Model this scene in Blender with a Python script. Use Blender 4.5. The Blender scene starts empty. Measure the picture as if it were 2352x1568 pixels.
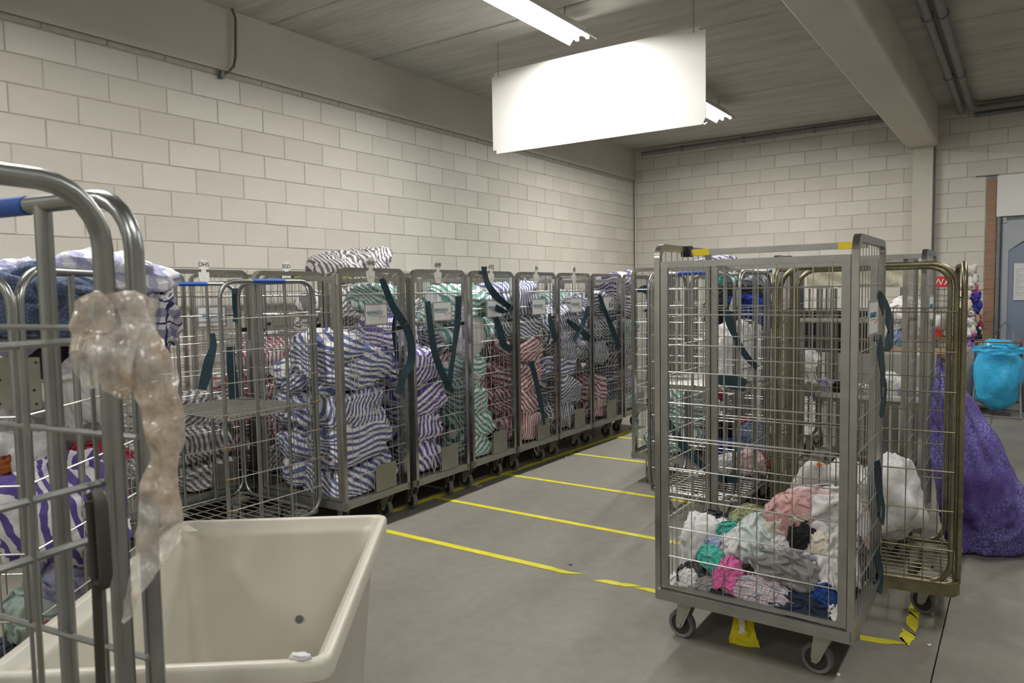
import bpy, bmesh, math, random
import numpy as np
from mathutils import Vector, Matrix

# ---------------------------------------------------------------- camera, light, exposure
sc = bpy.context.scene
COL = sc.collection
CAM = Vector((5.5317, 0.0, 1.5573))
F_PX, YAW, PITCH, ROLL = 1680.81, 0.60940, 0.06634, -0.01699
_r = Vector((math.cos(YAW), math.sin(YAW), 0)); _d = Vector((-math.sin(YAW), math.cos(YAW), 0)); _u = Vector((0, 0, 1))
_f = _d * math.cos(PITCH) - _u * math.sin(PITCH)
_v = _u * math.cos(PITCH) + _d * math.sin(PITCH)
_xi = _r * math.cos(ROLL) + _v * math.sin(ROLL)
_yi = _v * math.cos(ROLL) - _r * math.sin(ROLL)
cd = bpy.data.cameras.new('camera')
cd.sensor_width = 36.0
cd.lens = F_PX / 2352 * 36.0
cd.clip_start = 0.02
cd.dof.use_dof = True
cd.dof.focus_distance = 4.2
cd.dof.aperture_fstop = 7.0
cam = bpy.data.objects.new('camera', cd)
M3 = Matrix((_xi, _yi, -_f)).transposed()
cam.matrix_world = Matrix.Translation(CAM) @ M3.to_4x4()
COL.objects.link(cam)
sc.camera = cam

w = bpy.data.worlds.new('world'); sc.world = w
w.use_nodes = True
w.node_tree.nodes['Background'].inputs[0].default_value = (0.75, 0.8, 0.9, 1)
w.node_tree.nodes['Background'].inputs[1].default_value = 0.05
sc.view_settings.view_transform = 'Standard'
sc.view_settings.look = 'None'
sc.view_settings.gamma = 1.0
sc.view_settings.use_curve_mapping = False
sc.view_settings.exposure = 0.58
LAMP_W = 46.0          # watts of each fluorescent fitting's area light
TUBE_E = 14.0          # emission of the tubes themselves

RNG = random.Random(7)
WALL_Y = 11.6676        # back wall
CEIL = 3.96
BEAM = 3.45
BL, BH = 0.44209, 0.2   # block pitch


def img(x, y, X=None, Y=None, Z=None):
    """point of the place seen at photo pixel x, y on the plane X=, Y= or Z= (metres)"""
    a = (x - 1176) / F_PX; b = (y - 784) / F_PX
    v = _xi * a - _yi * b + _f
    if X is not None: t = (X - CAM.x) / v.x
    elif Y is not None: t = (Y - CAM.y) / v.y
    else: t = (Z - CAM.z) / v.z
    return CAM + v * t


# ---------------------------------------------------------------- materials
MAT = {}


def nt(name):
    m = bpy.data.materials.new(name); m.use_nodes = True
    n = m.node_tree.nodes; l = m.node_tree.links
    return m, n, l, n['Principled BSDF']


def mix_rgb(n, l, fac, a, b, mode='MIX'):
    x = n.new('ShaderNodeMix'); x.data_type = 'RGBA'; x.blend_type = mode
    for s, v in ((x.inputs['Factor'], fac), (x.inputs['A'], a), (x.inputs['B'], b)):
        if hasattr(v, 'is_linked') or isinstance(v, bpy.types.NodeSocket): l.new(v, s)
        elif isinstance(v, (int, float)): s.default_value = v
        else: s.default_value = (*v, 1) if len(v) == 3 else v
    return x.outputs['Result']


def noise(n, l, scale, detail=3, rough=.55, coord='Object', stretch=None):
    tc = n.new('ShaderNodeTexCoord')
    out = tc.outputs[coord]
    if stretch:
        mp = n.new('ShaderNodeMapping'); mp.inputs['Scale'].default_value = stretch
        l.new(out, mp.inputs['Vector']); out = mp.outputs['Vector']
    t = n.new('ShaderNodeTexNoise'); t.inputs['Scale'].default_value = scale
    t.inputs['Detail'].default_value = detail; t.inputs['Roughness'].default_value = rough
    l.new(out, t.inputs['Vector'])
    return t.outputs['Fac']


def ramp(n, l, fac, a, b, p0=.3, p1=.7):
    r = n.new('ShaderNodeValToRGB')
    r.color_ramp.elements[0].position = p0; r.color_ramp.elements[0].color = (*a, 1)
    r.color_ramp.elements[1].position = p1; r.color_ramp.elements[1].color = (*b, 1)
    l.new(fac, r.inputs['Fac'])
    return r.outputs['Color']


def bump(n, l, p, fac, strength=.2, dist=.01):
    b = n.new('ShaderNodeBump'); b.inputs['Strength'].default_value = strength; b.inputs['Distance'].default_value = dist
    l.new(fac, b.inputs['Height']); l.new(b.outputs['Normal'], p.inputs['Normal'])


def plain(name, col, rough=.6, metal=0., var=.12, scale=8., bumpy=0., coord='Object', stretch=None, spec=None, bscale=None):
    if name in MAT: return MAT[name]
    m, n, l, p = nt(name)
    f = noise(n, l, scale, 4, .6, coord, stretch)
    lo = tuple(max(0, c * (1 - var)) for c in col); hi = tuple(min(1, c * (1 + var)) for c in col)
    l.new(ramp(n, l, f, lo, hi), p.inputs['Base Color'])
    p.inputs['Roughness'].default_value = rough; p.inputs['Metallic'].default_value = metal
    if spec is not None: p.inputs['Specular IOR Level'].default_value = spec
    if bumpy:
        f2 = noise(n, l, bscale or scale * 12, 3, .6, coord, stretch)
        bump(n, l, p, f2, bumpy)
    MAT[name] = m
    return m


def stripes(name, col, white=(.80, .79, .81), period=.038):
    if name in MAT: return MAT[name]
    m, n, l, p = nt(name)
    uv = n.new('ShaderNodeUVMap'); uv.uv_map = 'cloth'
    sx = n.new('ShaderNodeSeparateXYZ'); l.new(uv.outputs['UV'], sx.inputs[0])
    a = n.new('ShaderNodeMath'); a.operation = 'MULTIPLY'; a.inputs[1].default_value = 1 / period; l.new(sx.outputs['X'], a.inputs[0])
    b = n.new('ShaderNodeMath'); b.operation = 'FRACT'; l.new(a.outputs[0], b.inputs[0])
    c = n.new('ShaderNodeMath'); c.operation = 'GREATER_THAN'; c.inputs[1].default_value = .5; l.new(b.outputs[0], c.inputs[0])
    f = noise(n, l, 5, 4)
    dirt = ramp(n, l, f, (.8, .8, .82), (1, 1, 1))
    base = mix_rgb(n, l, c.outputs[0], white, col)
    l.new(mix_rgb(n, l, 1.0, base, dirt, 'MULTIPLY'), p.inputs['Base Color'])
    p.inputs['Roughness'].default_value = .75
    bump(n, l, p, noise(n, l, 60, 3), .25, .004)
    MAT[name] = m
    return m


def checked(name, cols, period=.06, lines=None):
    """woven check: two crossing sets of bands over the cloth's own UV"""
    if name in MAT: return MAT[name]
    m, n, l, p = nt(name)
    uv = n.new('ShaderNodeUVMap'); uv.uv_map = 'cloth'
    sx = n.new('ShaderNodeSeparateXYZ'); l.new(uv.outputs['UV'], sx.inputs[0])
    out = None
    for ax, cc in (('X', cols[1]), ('Y', cols[2])):
        a = n.new('ShaderNodeMath'); a.operation = 'MULTIPLY'; a.inputs[1].default_value = 1 / period; l.new(sx.outputs[ax], a.inputs[0])
        b = n.new('ShaderNodeMath'); b.operation = 'FRACT'; l.new(a.outputs[0], b.inputs[0])
        c = n.new('ShaderNodeMath'); c.operation = 'GREATER_THAN'; c.inputs[1].default_value = .6; l.new(b.outputs[0], c.inputs[0])
        d = n.new('ShaderNodeMath'); d.operation = 'MULTIPLY'; d.inputs[1].default_value = .62; l.new(c.outputs[0], d.inputs[0])
        out = mix_rgb(n, l, d.outputs[0], cols[0] if out is None else out, cc)
        if lines:
            e = n.new('ShaderNodeMath'); e.operation = 'COMPARE'; e.inputs[1].default_value = .3; e.inputs[2].default_value = .05
            l.new(b.outputs[0], e.inputs[0])
            out = mix_rgb(n, l, e.outputs[0], out, lines)
    l.new(out, p.inputs['Base Color'])
    p.inputs['Roughness'].default_value = .8
    bump(n, l, p, noise(n, l, 60, 3), .25, .004)
    MAT[name] = m
    return m


def cloth(name, col, var=.1, rough=.85, blotch=None):
    if name in MAT: return MAT[name]
    m, n, l, p = nt(name)
    f = noise(n, l, 4, 3)
    lo = tuple(c * (1 - var) for c in col); hi = tuple(min(1, c * (1 + var)) for c in col)
    out = ramp(n, l, f, lo, hi)
    if blotch:
        f3 = noise(n, l, blotch[1], 2)
        k = n.new('ShaderNodeMath'); k.operation = 'GREATER_THAN'; k.inputs[1].default_value = blotch[2]; l.new(f3, k.inputs[0])
        out = mix_rgb(n, l, k.outputs[0], out, blotch[0])
    l.new(out, p.inputs['Base Color'])
    p.inputs['Roughness'].default_value = rough
    bump(n, l, p, noise(n, l, 24, 6, .62, 'Object', (1, 1.7, .8)), .55, .012)
    MAT[name] = m
    return m


def emit(name, col, e):
    m, n, l, p = nt(name)
    p.inputs['Base Color'].default_value = (*col, 1)
    p.inputs['Emission Color'].default_value = (*col, 1)
    p.inputs['Emission Strength'].default_value = e
    MAT[name] = m
    return m


plain('block', (.60, .575, .52), .85, var=.06, scale=1.3, bumpy=.25, coord='Object', bscale=60)
plain('block_b', (.575, .55, .495), .85, var=.07, scale=1.1, bumpy=.25, bscale=60)
plain('block_c', (.63, .605, .55), .85, var=.05, scale=1.1, bumpy=.25, bscale=60)
plain('mortar', (.44, .42, .365), .95, var=.2, scale=3, bumpy=.2)
plain('beam', (.56, .535, .47), .8, var=.06, scale=1.2, bumpy=.15, bscale=25)
plain('ledge', (.42, .40, .34), .85, var=.25, scale=5, bumpy=.2)
plain('room', (.66, .64, .58), .9, var=.05, scale=1)
plain('brick', (.34, .19, .12), .85, var=.25, scale=6, bumpy=.35)
plain('brick_mortar', (.30, .28, .25), .95, var=.2)
plain('white_panel', (.72, .72, .70), .55, var=.03, scale=2)
plain('door_blue', (.20, .25, .34), .45, var=.08, scale=2)
plain('door_pale', (.36, .39, .42), .45, var=.06, scale=2)
plain('steel_dark', (.16, .17, .18), .5, .3, var=.2, scale=4)
plain('pvc_grey', (.20, .20, .20), .5, var=.1)
plain('latch', (.075, .068, .06), .45, .6, var=.2)
plain('pipe_brown', (.16, .125, .10), .55, var=.2)
plain('zinc', (.39, .392, .375), .38, .92, var=.12, scale=9, bumpy=.03)
plain('zinc_wire', (.48, .482, .465), .30, .92, var=.1, scale=9)
plain('bright', (.46, .455, .43), .2, .95, var=.1, scale=9)
plain('chrome', (.72, .72, .72), .13, 1., var=.06, scale=9)
plain('tube', (.34, .355, .35), .30, .92, var=.18, scale=7, bumpy=.03)
plain('brassy', (.25, .228, .145), .36, .9, var=.35, scale=7)
plain('rusty', (.30, .17, .09), .8, .3, var=.4, scale=14)
plain('plate', (.33, .33, .28), .45, .75, var=.12, scale=4)
plain('tyre', (.045, .045, .045), .7, var=.2)
plain('tyre_grey', (.15, .15, .145), .75, var=.2)
plain('hub', (.03, .03, .03), .5, var=.1)
plain('fork', (.47, .47, .41), .42, .7, var=.15)
plain('rubber', (.02, .02, .02), .6, var=.1)
plain('sign_white', (.66, .67, .68), .4, var=.02)
plain('sign_frame', (.45, .46, .46), .35, .6, var=.06)
plain('ink_teal', (.03, .16, .22), .6, var=.05)
plain('ink_red', (.55, .12, .10), .6, var=.05)
plain('ink_dark', (.03, .03, .035), .6, var=.05)
plain('tag_white', (.70, .70, .66), .45, var=.04)
plain('strap', (.010, .034, .050), .75, var=.25, scale=18, bumpy=.25, bscale=300)
plain('blue_sleeve', (.015, .09, .42), .45, var=.08)
plain('yellow_tape', (.72, .56, .015), .5, var=.06, scale=5)
plain('floor_tape', (.66, .60, .03), .6, var=.14, scale=9, bumpy=.1)
plain('tub', (.57, .545, .475), .38, var=.07, scale=2.2, bumpy=.04, bscale=20)
plain('tub_grey', (.42, .42, .40), .45, var=.06, scale=3)
plain('cord', (.72, .71, .66), .8, var=.08)
plain('paper', (.72, .70, .55), .7, var=.04)
plain('board', (.80, .795, .77), .5, var=.02, scale=3)
plain('lamp_body', (.66, .66, .64), .45, var=.03)
plain('wood', (.22, .13, .07), .6, var=.25, scale=5, stretch=(1, 8, 8))
plain('red_sign', (.55, .03, .025), .45, var=.05)
plain('sheet_cream', (.56, .53, .40), .22, var=.06, scale=3)
plain('black_plastic', (.012, .012, .016), .5, var=.1)
plain('poster', (.66, .66, .68), .5, var=.03)
emit('tube_light', (1.0, .985, .94), TUBE_E)

# concrete floor
m, n, l, p = nt('floor')
f1 = noise(n, l, .9, 6, .62); f2 = noise(n, l, 14, 5, .65); f3 = noise(n, l, 2.2, 4, .6, 'Object', (1, .35, 1))
a = ramp(n, l, f1, (.20, .188, .160), (.265, .252, .218), .3, .7)
b = mix_rgb(n, l, .35, a, ramp(n, l, f2, (.168, .157, .133), (.29, .275, .238), .35, .65))
c = mix_rgb(n, l, .35, b, ramp(n, l, f3, (.155, .146, .128), (.272, .26, .23), .3, .75))
l.new(c, p.inputs['Base Color'])
p.inputs['Roughness'].default_value = .5
p.inputs['Specular IOR Level'].default_value = .32
bump(n, l, p, f2, .05, .004)
MAT['floor'] = m
# board-marked concrete ceiling: streaks run across the room
m, n, l, p = nt('slab')
f1 = noise(n, l, 2.2, 6, .65, 'Object', (.22, 3.2, 1)); f2 = noise(n, l, 9, 5, .6, 'Object', (.3, 2.4, 1)); f3 = noise(n, l, .8, 3)
a = ramp(n, l, f1, (.30, .29, .25), (.60, .585, .53), .3, .72)
b = mix_rgb(n, l, .4, a, ramp(n, l, f2, (.27, .265, .23), (.60, .59, .54), .35, .68))
c = mix_rgb(n, l, .3, b, ramp(n, l, f3, (.36, .345, .29), (.56, .55, .5)))
l.new(c, p.inputs['Base Color']); p.inputs['Roughness'].default_value = .85
bump(n, l, p, f2, .25, .01)
MAT['slab'] = m
# crumpled clear packaging foil with brown adhesive paper
m, n, l, p = nt('foil')
p.inputs['Roughness'].default_value = .14
f = noise(n, l, 9, 4); f2 = noise(n, l, 70, 4); f4 = noise(n, l, 60, 4, .7)
c0 = ramp(n, l, f, (.78, .76, .71), (.64, .44, .26), .44, .58)
l.new(mix_rgb(n, l, .5, c0, ramp(n, l, f4, (.42, .40, .40), (.84, .80, .74), .38, .58)), p.inputs['Base Color'])
k = n.new('ShaderNodeMapRange'); l.new(f, k.inputs['Value']); k.inputs['From Min'].default_value = .36; k.inputs['From Max'].default_value = .58
k.inputs['To Min'].default_value = .14; k.inputs['To Max'].default_value = .58
p.inputs['Specular IOR Level'].default_value = .9
l.new(k.outputs[0], p.inputs['Alpha'])
bump(n, l, p, f2, .3, .006)
MAT['foil'] = m
# purple net
m, n, l, p = nt('net')
vo = n.new('ShaderNodeTexVoronoi'); vo.feature = 'DISTANCE_TO_EDGE'; vo.inputs['Scale'].default_value = 48
tc = n.new('ShaderNodeTexCoord'); l.new(tc.outputs['Object'], vo.inputs['Vector'])
k = n.new('ShaderNodeMath'); k.operation = 'LESS_THAN'; k.inputs[1].default_value = .075; l.new(vo.outputs['Distance'], k.inputs[0])
f = noise(n, l, 3.2, 4)
inner = ramp(n, l, f, (.05, .028, .13), (.20, .22, .50), .40, .60)
l.new(mix_rgb(n, l, k.outputs[0], inner, (.09, .032, .31)), p.inputs['Base Color'])
p.inputs['Roughness'].default_value = .6
bump(n, l, p, k.outputs[0], .6, .006)
MAT['net'] = m
m, n, l, p = nt('blue_bag')
p.inputs['Base Color'].default_value = (.05, .48, .86, 1); p.inputs['Roughness'].default_value = .2
bump(n, l, p, noise(n, l, 9, 5, .55, 'Object', (1, 1, .6)), .8, .03)
MAT['blue_bag'] = m

STR = {'blue': stripes('stripe_blue', (.115, .145, .34)), 'purple': stripes('stripe_purple', (.115, .08, .34), period=.044),
       'green': stripes('stripe_green', (.10, .34, .28)), 'red': stripes('stripe_red', (.42, .09, .12)),
       'grey': stripes('stripe_grey', (.20, .175, .18)), 'navy': stripes('stripe_navy', (.10, .115, .23), period=.032)}


# ---------------------------------------------------------------- mesh helpers
class MB:
    def __init__(s): s.v = []; s.f = []

    def add(s, vs, fs):
        o = len(s.v); s.v += [tuple(x) for x in vs]; s.f += [tuple(i + o for i in f) for f in fs]
        return s

    def box(s, x0, x1, y0, y1, z0, z1):
        return s.add([(x0, y0, z0), (x1, y0, z0), (x1, y1, z0), (x0, y1, z0), (x0, y0, z1), (x1, y0, z1), (x1, y1, z1), (x0, y1, z1)],
                     [(0, 3, 2, 1), (4, 5, 6, 7), (0, 1, 5, 4), (1, 2, 6, 5), (2, 3, 7, 6), (3, 0, 4, 7)])

    def bar(s, a, b, r, n=6, cap=True):
        return s.path([a, b], r, n, cap)

    def path(s, pts, r, n=8, cap=True, closed=False, flat=None):
        """round tube (or a flat w x h bar when flat is given) swept along pts"""
        P = [Vector(p) for p in pts]; N = len(P)
        rings = []; up = None
        for i in range(N):
            if closed: t = (P[(i + 1) % N] - P[i - 1])
            else: t = P[min(i + 1, N - 1)] - P[max(i - 1, 0)]
            t.normalize()
            if up is None:
                up = Vector((0, 0, 1)) if abs(t.z) < .9 else Vector((1, 0, 0))
            x = t.cross(up)
            if x.length < 1e-6: x = t.orthogonal()
            x.normalize(); y = x.cross(t); y.normalize(); up = y
            rr = r[i] if isinstance(r, (list, tuple)) else r
            if flat:
                hw, hh = flat
                rings.append([P[i] + x * hw + y * hh, P[i] - x * hw + y * hh, P[i] - x * hw - y * hh, P[i] + x * hw - y * hh])
            else:
                rings.append([P[i] + (x * math.cos(k * math.tau / n) + y * math.sin(k * math.tau / n)) * rr for k in range(n)])
        m = len(rings[0]); vs = [v for rg in rings for v in rg]; fs = []
        for i in range(N if closed else N - 1):
            j = (i + 1) % N
            for k in range(m):
                q = (k + 1) % m
                fs.append((i * m + k, i * m + q, j * m + q, j * m + k))
        if cap and not closed:
            fs.append(tuple(range(m))[::-1]); fs.append(tuple((N - 1) * m + k for k in range(m)))
        return s.add(vs, fs)

    def lathe(s, prof, n=20, axis='z', c=(0, 0, 0)):
        vs = []; fs = []; m = len(prof)
        for k in range(n):
            a = k * math.tau / n
            for (r, h) in prof:
                if axis == 'z': q = (r * math.cos(a), r * math.sin(a), h)
                elif axis == 'x': q = (h, r * math.cos(a), r * math.sin(a))
                else: q = (r * math.cos(a), h, r * math.sin(a))
                vs.append((q[0] + c[0], q[1] + c[1], q[2] + c[2]))
        for k in range(n):
            k2 = (k + 1) % n
            for i in range(m - 1):
                fs.append((k * m + i, k2 * m + i, k2 * m + i + 1, k * m + i + 1))
        return s.add(vs, fs)

    def prism(s, poly, d0, d1, axis='y'):
        """poly of 2-D points extruded between d0 and d1 along axis"""
        k = len(poly)
        mk = {'y': lambda p, d: (p[0], d, p[1]), 'x': lambda p, d: (d, p[0], p[1]), 'z': lambda p, d: (p[0], p[1], d)}[axis]
        vs = [mk(p, d0) for p in poly] + [mk(p, d1) for p in poly]
        fs = [tuple(range(k))[::-1], tuple(range(k, 2 * k))] + [(i, (i + 1) % k, (i + 1) % k + k, i + k) for i in range(k)]
        return s.add(vs, fs)

    def mesh(s, name, smooth=False):
        me = bpy.data.meshes.new(name); me.from_pydata(s.v, [], s.f); me.update()
        if smooth:
            me.polygons.foreach_set('use_smooth', [True] * len(me.polygons))
            try: me.set_sharp_from_angle(angle=math.radians(50))
            except Exception: pass
        return me

    def build(s, name, mat, parent=None, smooth=False):
        return link(name, s.mesh(name, smooth), mat, parent)


def link(name, me, mat=None, parent=None):
    if mat is not None and not me.materials: me.materials.append(MAT[mat] if isinstance(mat, str) else mat)
    o = bpy.data.objects.new(name, me); COL.objects.link(o)
    if parent is not None: o.parent = parent
    return o


def tag(o, label=None, cat=None, group=None, kind=None):
    if label: o['label'] = label
    if cat: o['category'] = cat
    if group: o['group'] = group
    if kind: o['kind'] = kind
    return o


def thing(name, label, cat, loc=(0, 0, 0), rz=0., group=None):
    o = bpy.data.objects.new(name, None); o.empty_display_size = .1
    COL.objects.link(o); o.location = loc; o.rotation_euler = (0, 0, rz)
    return tag(o, label, cat, group)


def arc(c, r, a0, a1, n, plane):
    out = []
    for i in range(n + 1):
        a = math.radians(a0 + (a1 - a0) * i / n)
        p, q = r * math.cos(a), r * math.sin(a)
        out.append({'xz': (c[0] + p, c[1], c[2] + q), 'yz': (c[0], c[1] + p, c[2] + q), 'xy': (c[0] + p, c[1] + q, c[2])}[plane])
    return out


def text(name, body, size, mat, parent, loc, rot, ext=.0006, sx=1.0):
    cu = bpy.data.curves.new(name, 'FONT'); cu.body = body; cu.size = size; cu.extrude = ext
    cu.align_x = 'CENTER'; cu.align_y = 'CENTER'; cu.materials.append(MAT[mat]); cu.resolution_u = 3
    if (body, size, mat) not in _TXT:
        o = bpy.data.objects.new(name, cu); COL.objects.link(o)
        me = bpy.data.meshes.new_from_object(o.evaluated_get(bpy.context.evaluated_depsgraph_get()))
        if not me.materials: me.materials.append(MAT[mat])
        bpy.data.objects.remove(o); _TXT[body, size, mat] = me
    o = bpy.data.objects.new(name, _TXT[body, size, mat]); COL.objects.link(o); o.parent = parent
    o.location = loc; o.rotation_euler = rot; o.scale = (sx, 1, 1)
    return o


_TXT = {}


# ---- gradient noise over numpy arrays
_g = np.random.RandomState(3)
_GR = _g.normal(size=(256, 3)); _GR /= np.linalg.norm(_GR, axis=1)[:, None]
_PM = np.concatenate([_g.permutation(256)] * 3)


def gn(p):
    i = np.floor(p).astype(int); f = p - i; i &= 255
    u = f * f * f * (f * (f * 6 - 15) + 10)
    tot = 0
    for dx in (0, 1):
        for dy in (0, 1):
            for dz in (0, 1):
                h = _PM[_PM[_PM[(i[:, 0] + dx) & 255] + ((i[:, 1] + dy) & 255)] + ((i[:, 2] + dz) & 255)]
                g = _GR[h]
                dot = g[:, 0] * (f[:, 0] - dx) + g[:, 1] * (f[:, 1] - dy) + g[:, 2] * (f[:, 2] - dz)
                wgt = (u[:, 0] if dx else 1 - u[:, 0]) * (u[:, 1] if dy else 1 - u[:, 1]) * (u[:, 2] if dz else 1 - u[:, 2])
                tot = tot + wgt * dot
    return tot * 1.6


def ridge(p):
    return 1 - 2 * np.abs(gn(p))


_SPH = {}


def sphere(nu, nv):
    if (nu, nv) in _SPH: return _SPH[nu, nv]
    vs = [(0, 0, -1.)]
    for j in range(1, nv):
        ph = math.pi * j / nv - math.pi / 2
        for i in range(nu):
            a = math.tau * i / nu
            vs.append((math.cos(a) * math.cos(ph), math.sin(a) * math.cos(ph), math.sin(ph)))
    vs.append((0, 0, 1.))
    fs = []
    for i in range(nu): fs.append((0, 1 + (i + 1) % nu, 1 + i))
    for j in range(nv - 2):
        for i in range(nu):
            a = 1 + j * nu + i; b = 1 + j * nu + (i + 1) % nu
            fs.append((a, b, b + nu, a + nu))
    o = 1 + (nv - 2) * nu
    for i in range(nu): fs.append((o + i, o + (i + 1) % nu, o + nu))
    _SPH[nu, nv] = (np.array(vs), fs)
    return _SPH[nu, nv]


def uv_mesh(name, V, faces, UV, mat, parent=None):
    me = bpy.data.meshes.new(name); me.from_pydata(V.tolist(), [], faces); me.update()
    me.polygons.foreach_set('use_smooth', [True] * len(me.polygons))
    uvl = me.uv_layers.new(name='cloth')
    idx = np.empty(len(me.loops), dtype=np.int32); me.loops.foreach_get('vertex_index', idx)
    uvl.data.foreach_set('uv', UV[idx].astype(np.float32).ravel())
    return link(name, me, mat, parent)


def soft(name, size, mat, seed, loc, rot=(0, 0, 0), power=.75, lump=.16, fold=.085, ff=5.0, fine=.03, nu=44, nv=30, box=None, bag=False, parent=None,
         cloth_uv='plan', dirs=None, floor=None, aniso=1.8, ma=.009, mf=8.):
    """a sack or crumpled piece of cloth: lumpy body with sharp folds, pressed flat where it meets the cage (box) or what it lies on (floor)"""
    D, faces = sphere(nu, nv)
    rs = np.random.RandomState(seed); off = rs.uniform(0, 200, 3)
    S = np.sign(D) * np.abs(D) ** power
    S = S / np.max(np.abs(S), axis=0)
    ax = rs.normal(size=3); ax[1] *= .5; ax /= np.linalg.norm(ax)
    st = aniso if isinstance(aniso, (int, float)) else 1.0
    q = D + (D @ ax)[:, None] * ax * (st - 1)
    warp = np.stack([gn(D * 1.7 + off + k * 17.3) for k in range(3)], 1)
    low = gn(D * 1.25 + off) * lump * 1.6
    rf = ridge(q * ff * .5 + warp * .9 + off * 1.3) * fold
    rf2 = ridge(q * ff + warp * 1.3 + off * .7) * fold * .55
    fn = ridge(q * ff * 2.4 + warp * 1.5 + off) * fine
    disp = 1 + low + rf - fold * .4 + rf2 + fn
    if bag:      # gathers run into the tied neck at the +z end
        th = np.arctan2(D[:, 1], D[:, 0]); top = np.clip((D[:, 2] - .35) / .65, 0, 1)
        disp = disp + top * .06 * np.sin(th * rs.randint(9, 13) + 3 * warp[:, 0]) - top ** 3 * .12
    V = S * disp[:, None] * (np.array(size) / 2)
    V = V + warp * np.array(size) * .05
    F0 = S * (1 + low * .5)[:, None] * (np.array(size) / 2)      # the fabric before it is creased
    Nn = D / np.maximum(np.array(size), .04); Nn /= np.linalg.norm(Nn, axis=1)[:, None] + 1e-9
    qm = F0 + (F0 @ ax)[:, None] * ax * (min(st, 3.) - 1)
    ma = min(ma, .2 * min(size))
    cr = ma * (ridge(qm * mf + warp * .7 + off) + .55 * ridge(qm * mf * 2.1 + warp * .9 + off * .3) + .25 * ridge(qm * mf * 4.3 + warp + off * .9))
    V = V + Nn * cr[:, None]
    R = np.array(Matrix.Rotation(rot[2], 3, 'Z') @ Matrix.Rotation(rot[1], 3, 'Y') @ Matrix.Rotation(rot[0], 3, 'X'))
    # cloth coordinates (metres on the fabric)
    Fw = F0 @ R.T
    al = dirs if isinstance(dirs, (int, float)) else rs.uniform(0, math.pi)
    bend = gn(D * 1.0 + off * 2.1) * .34
    e1 = Fw @ np.array([.62, .78, .0]) - Fw @ np.array([.78, -.62, 0]) * .35; e2 = Fw[:, 2] + Fw @ np.array([.78, -.62, 0]) * .3
    a_ = al + bend
    UV = np.stack([(e1 * np.cos(a_) + e2 * np.sin(a_)) * 1.12 + rf * .03 + rf2 * .02 + 5, (e2 * np.cos(a_) - e1 * np.sin(a_)) * 1.12 + rf2 * .04 + 5], 1)
    V = V @ R.T
    W = V + np.array(loc)
    if box is not None:
        lo = np.array(box[0::2]); hi = np.array(box[1::2])
        for k in range(3):
            span = .05
            c = W[:, k]
            c = np.where(c > hi[k] - span, hi[k] - span * np.exp(-np.clip((c - (hi[k] - span)) / span, 0, 20)), c)
            c = np.where(c < lo[k] + span, lo[k] + span * np.exp(-np.clip(((lo[k] + span) - c) / span, 0, 20)), c)
            W[:, k] = c
    if floor is not None: W[:, 2] = np.maximum(W[:, 2], floor + .002 * (1 + gn(W * 40)))
    base = np.array([loc[0], loc[1], W[:, 2].min()])
    o = uv_mesh(name, W - base, faces, UV, mat, parent)
    o.location = base
    return o


def ribbon(name, pts, width, mat, parent=None, twist=None, thick=.0018, wv=None, crumple=0., seed=0, sub=6):
    """a strap: catmull-rom through pts; its width direction turns from wv by twist (radians at each point)"""
    P = [np.array(p, float) for p in pts]; n = len(P)
    tw = twist or [0] * n; ws = width if isinstance(width, (list, tuple)) else [width] * n
    C = []; T = []; Wd = []
    for i in range(n - 1):
        p0 = P[max(i - 1, 0)]; p1 = P[i]; p2 = P[i + 1]; p3 = P[min(i + 2, n - 1)]
        for k in range(sub):
            t = k / sub
            C.append(.5 * ((2 * p1) + (-p0 + p2) * t + (2 * p0 - 5 * p1 + 4 * p2 - p3) * t * t + (-p0 + 3 * p1 - 3 * p2 + p3) * t ** 3))
            T.append(tw[i] + (tw[i + 1] - tw[i]) * t); Wd.append(ws[i] + (ws[i + 1] - ws[i]) * t)
    C.append(P[-1]); T.append(tw[-1]); Wd.append(ws[-1])
    C = np.array(C); m = len(C)
    cross = 11 if crumple else 2
    top = []; nrmv = []
    for i in range(m):
        t = C[min(i + 1, m - 1)] - C[max(i - 1, 0)]; t /= np.linalg.norm(t) + 1e-9
        w0 = np.array(wv if wv is not None else (0, 1, 0), float); w0 = w0 - t * (w0 @ t); w0 /= np.linalg.norm(w0) + 1e-9
        nv = np.cross(t, w0)
        wd = w0 * math.cos(T[i]) + nv * math.sin(T[i]); nn = np.cross(t, wd)
        for k in range(cross):
            s_ = (k / (cross - 1) - .5) * Wd[i]
            top.append(C[i] + wd * s_); nrmv.append(nn)
    top = np.array(top); nrmv = np.array(nrmv)
    if crumple:
        top = top + nrmv * (gn(top * 26 + seed) * crumple)[:, None] + nrmv * (ridge(top * np.array([60, 60, 26]) + seed) * crumple * .38)[:, None]
    V = np.concatenate([top + nrmv * thick / 2, top - nrmv * thick / 2]); N = len(top)
    fs = []
    for i in range(m - 1):
        for k in range(cross - 1):
            a = i * cross + k; b = a + 1; c = a + cross + 1; d = a + cross
            fs += [(a, b, c, d), (N + d, N + c, N + b, N + a)]
        a = i * cross; d = a + cross
        fs.append((a, d, N + d, N + a)); a = i * cross + cross - 1; d = a + cross
        fs.append((d, a, N + a, N + d))
    e = (m - 1) * cross
    for k in range(cross - 1):
        fs += [(k + 1, k, N + k, N + k + 1), (e + k, e + k + 1, N + e + k + 1, N + e + k)]
    me = bpy.data.meshes.new(name); me.from_pydata(V.tolist(), [], fs); me.update()
    me.polygons.foreach_set('use_smooth', [True] * len(me.polygons))
    try: me.set_sharp_from_angle(angle=math.radians(60))
    except Exception: pass
    return link(name, me, mat, parent)

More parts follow.
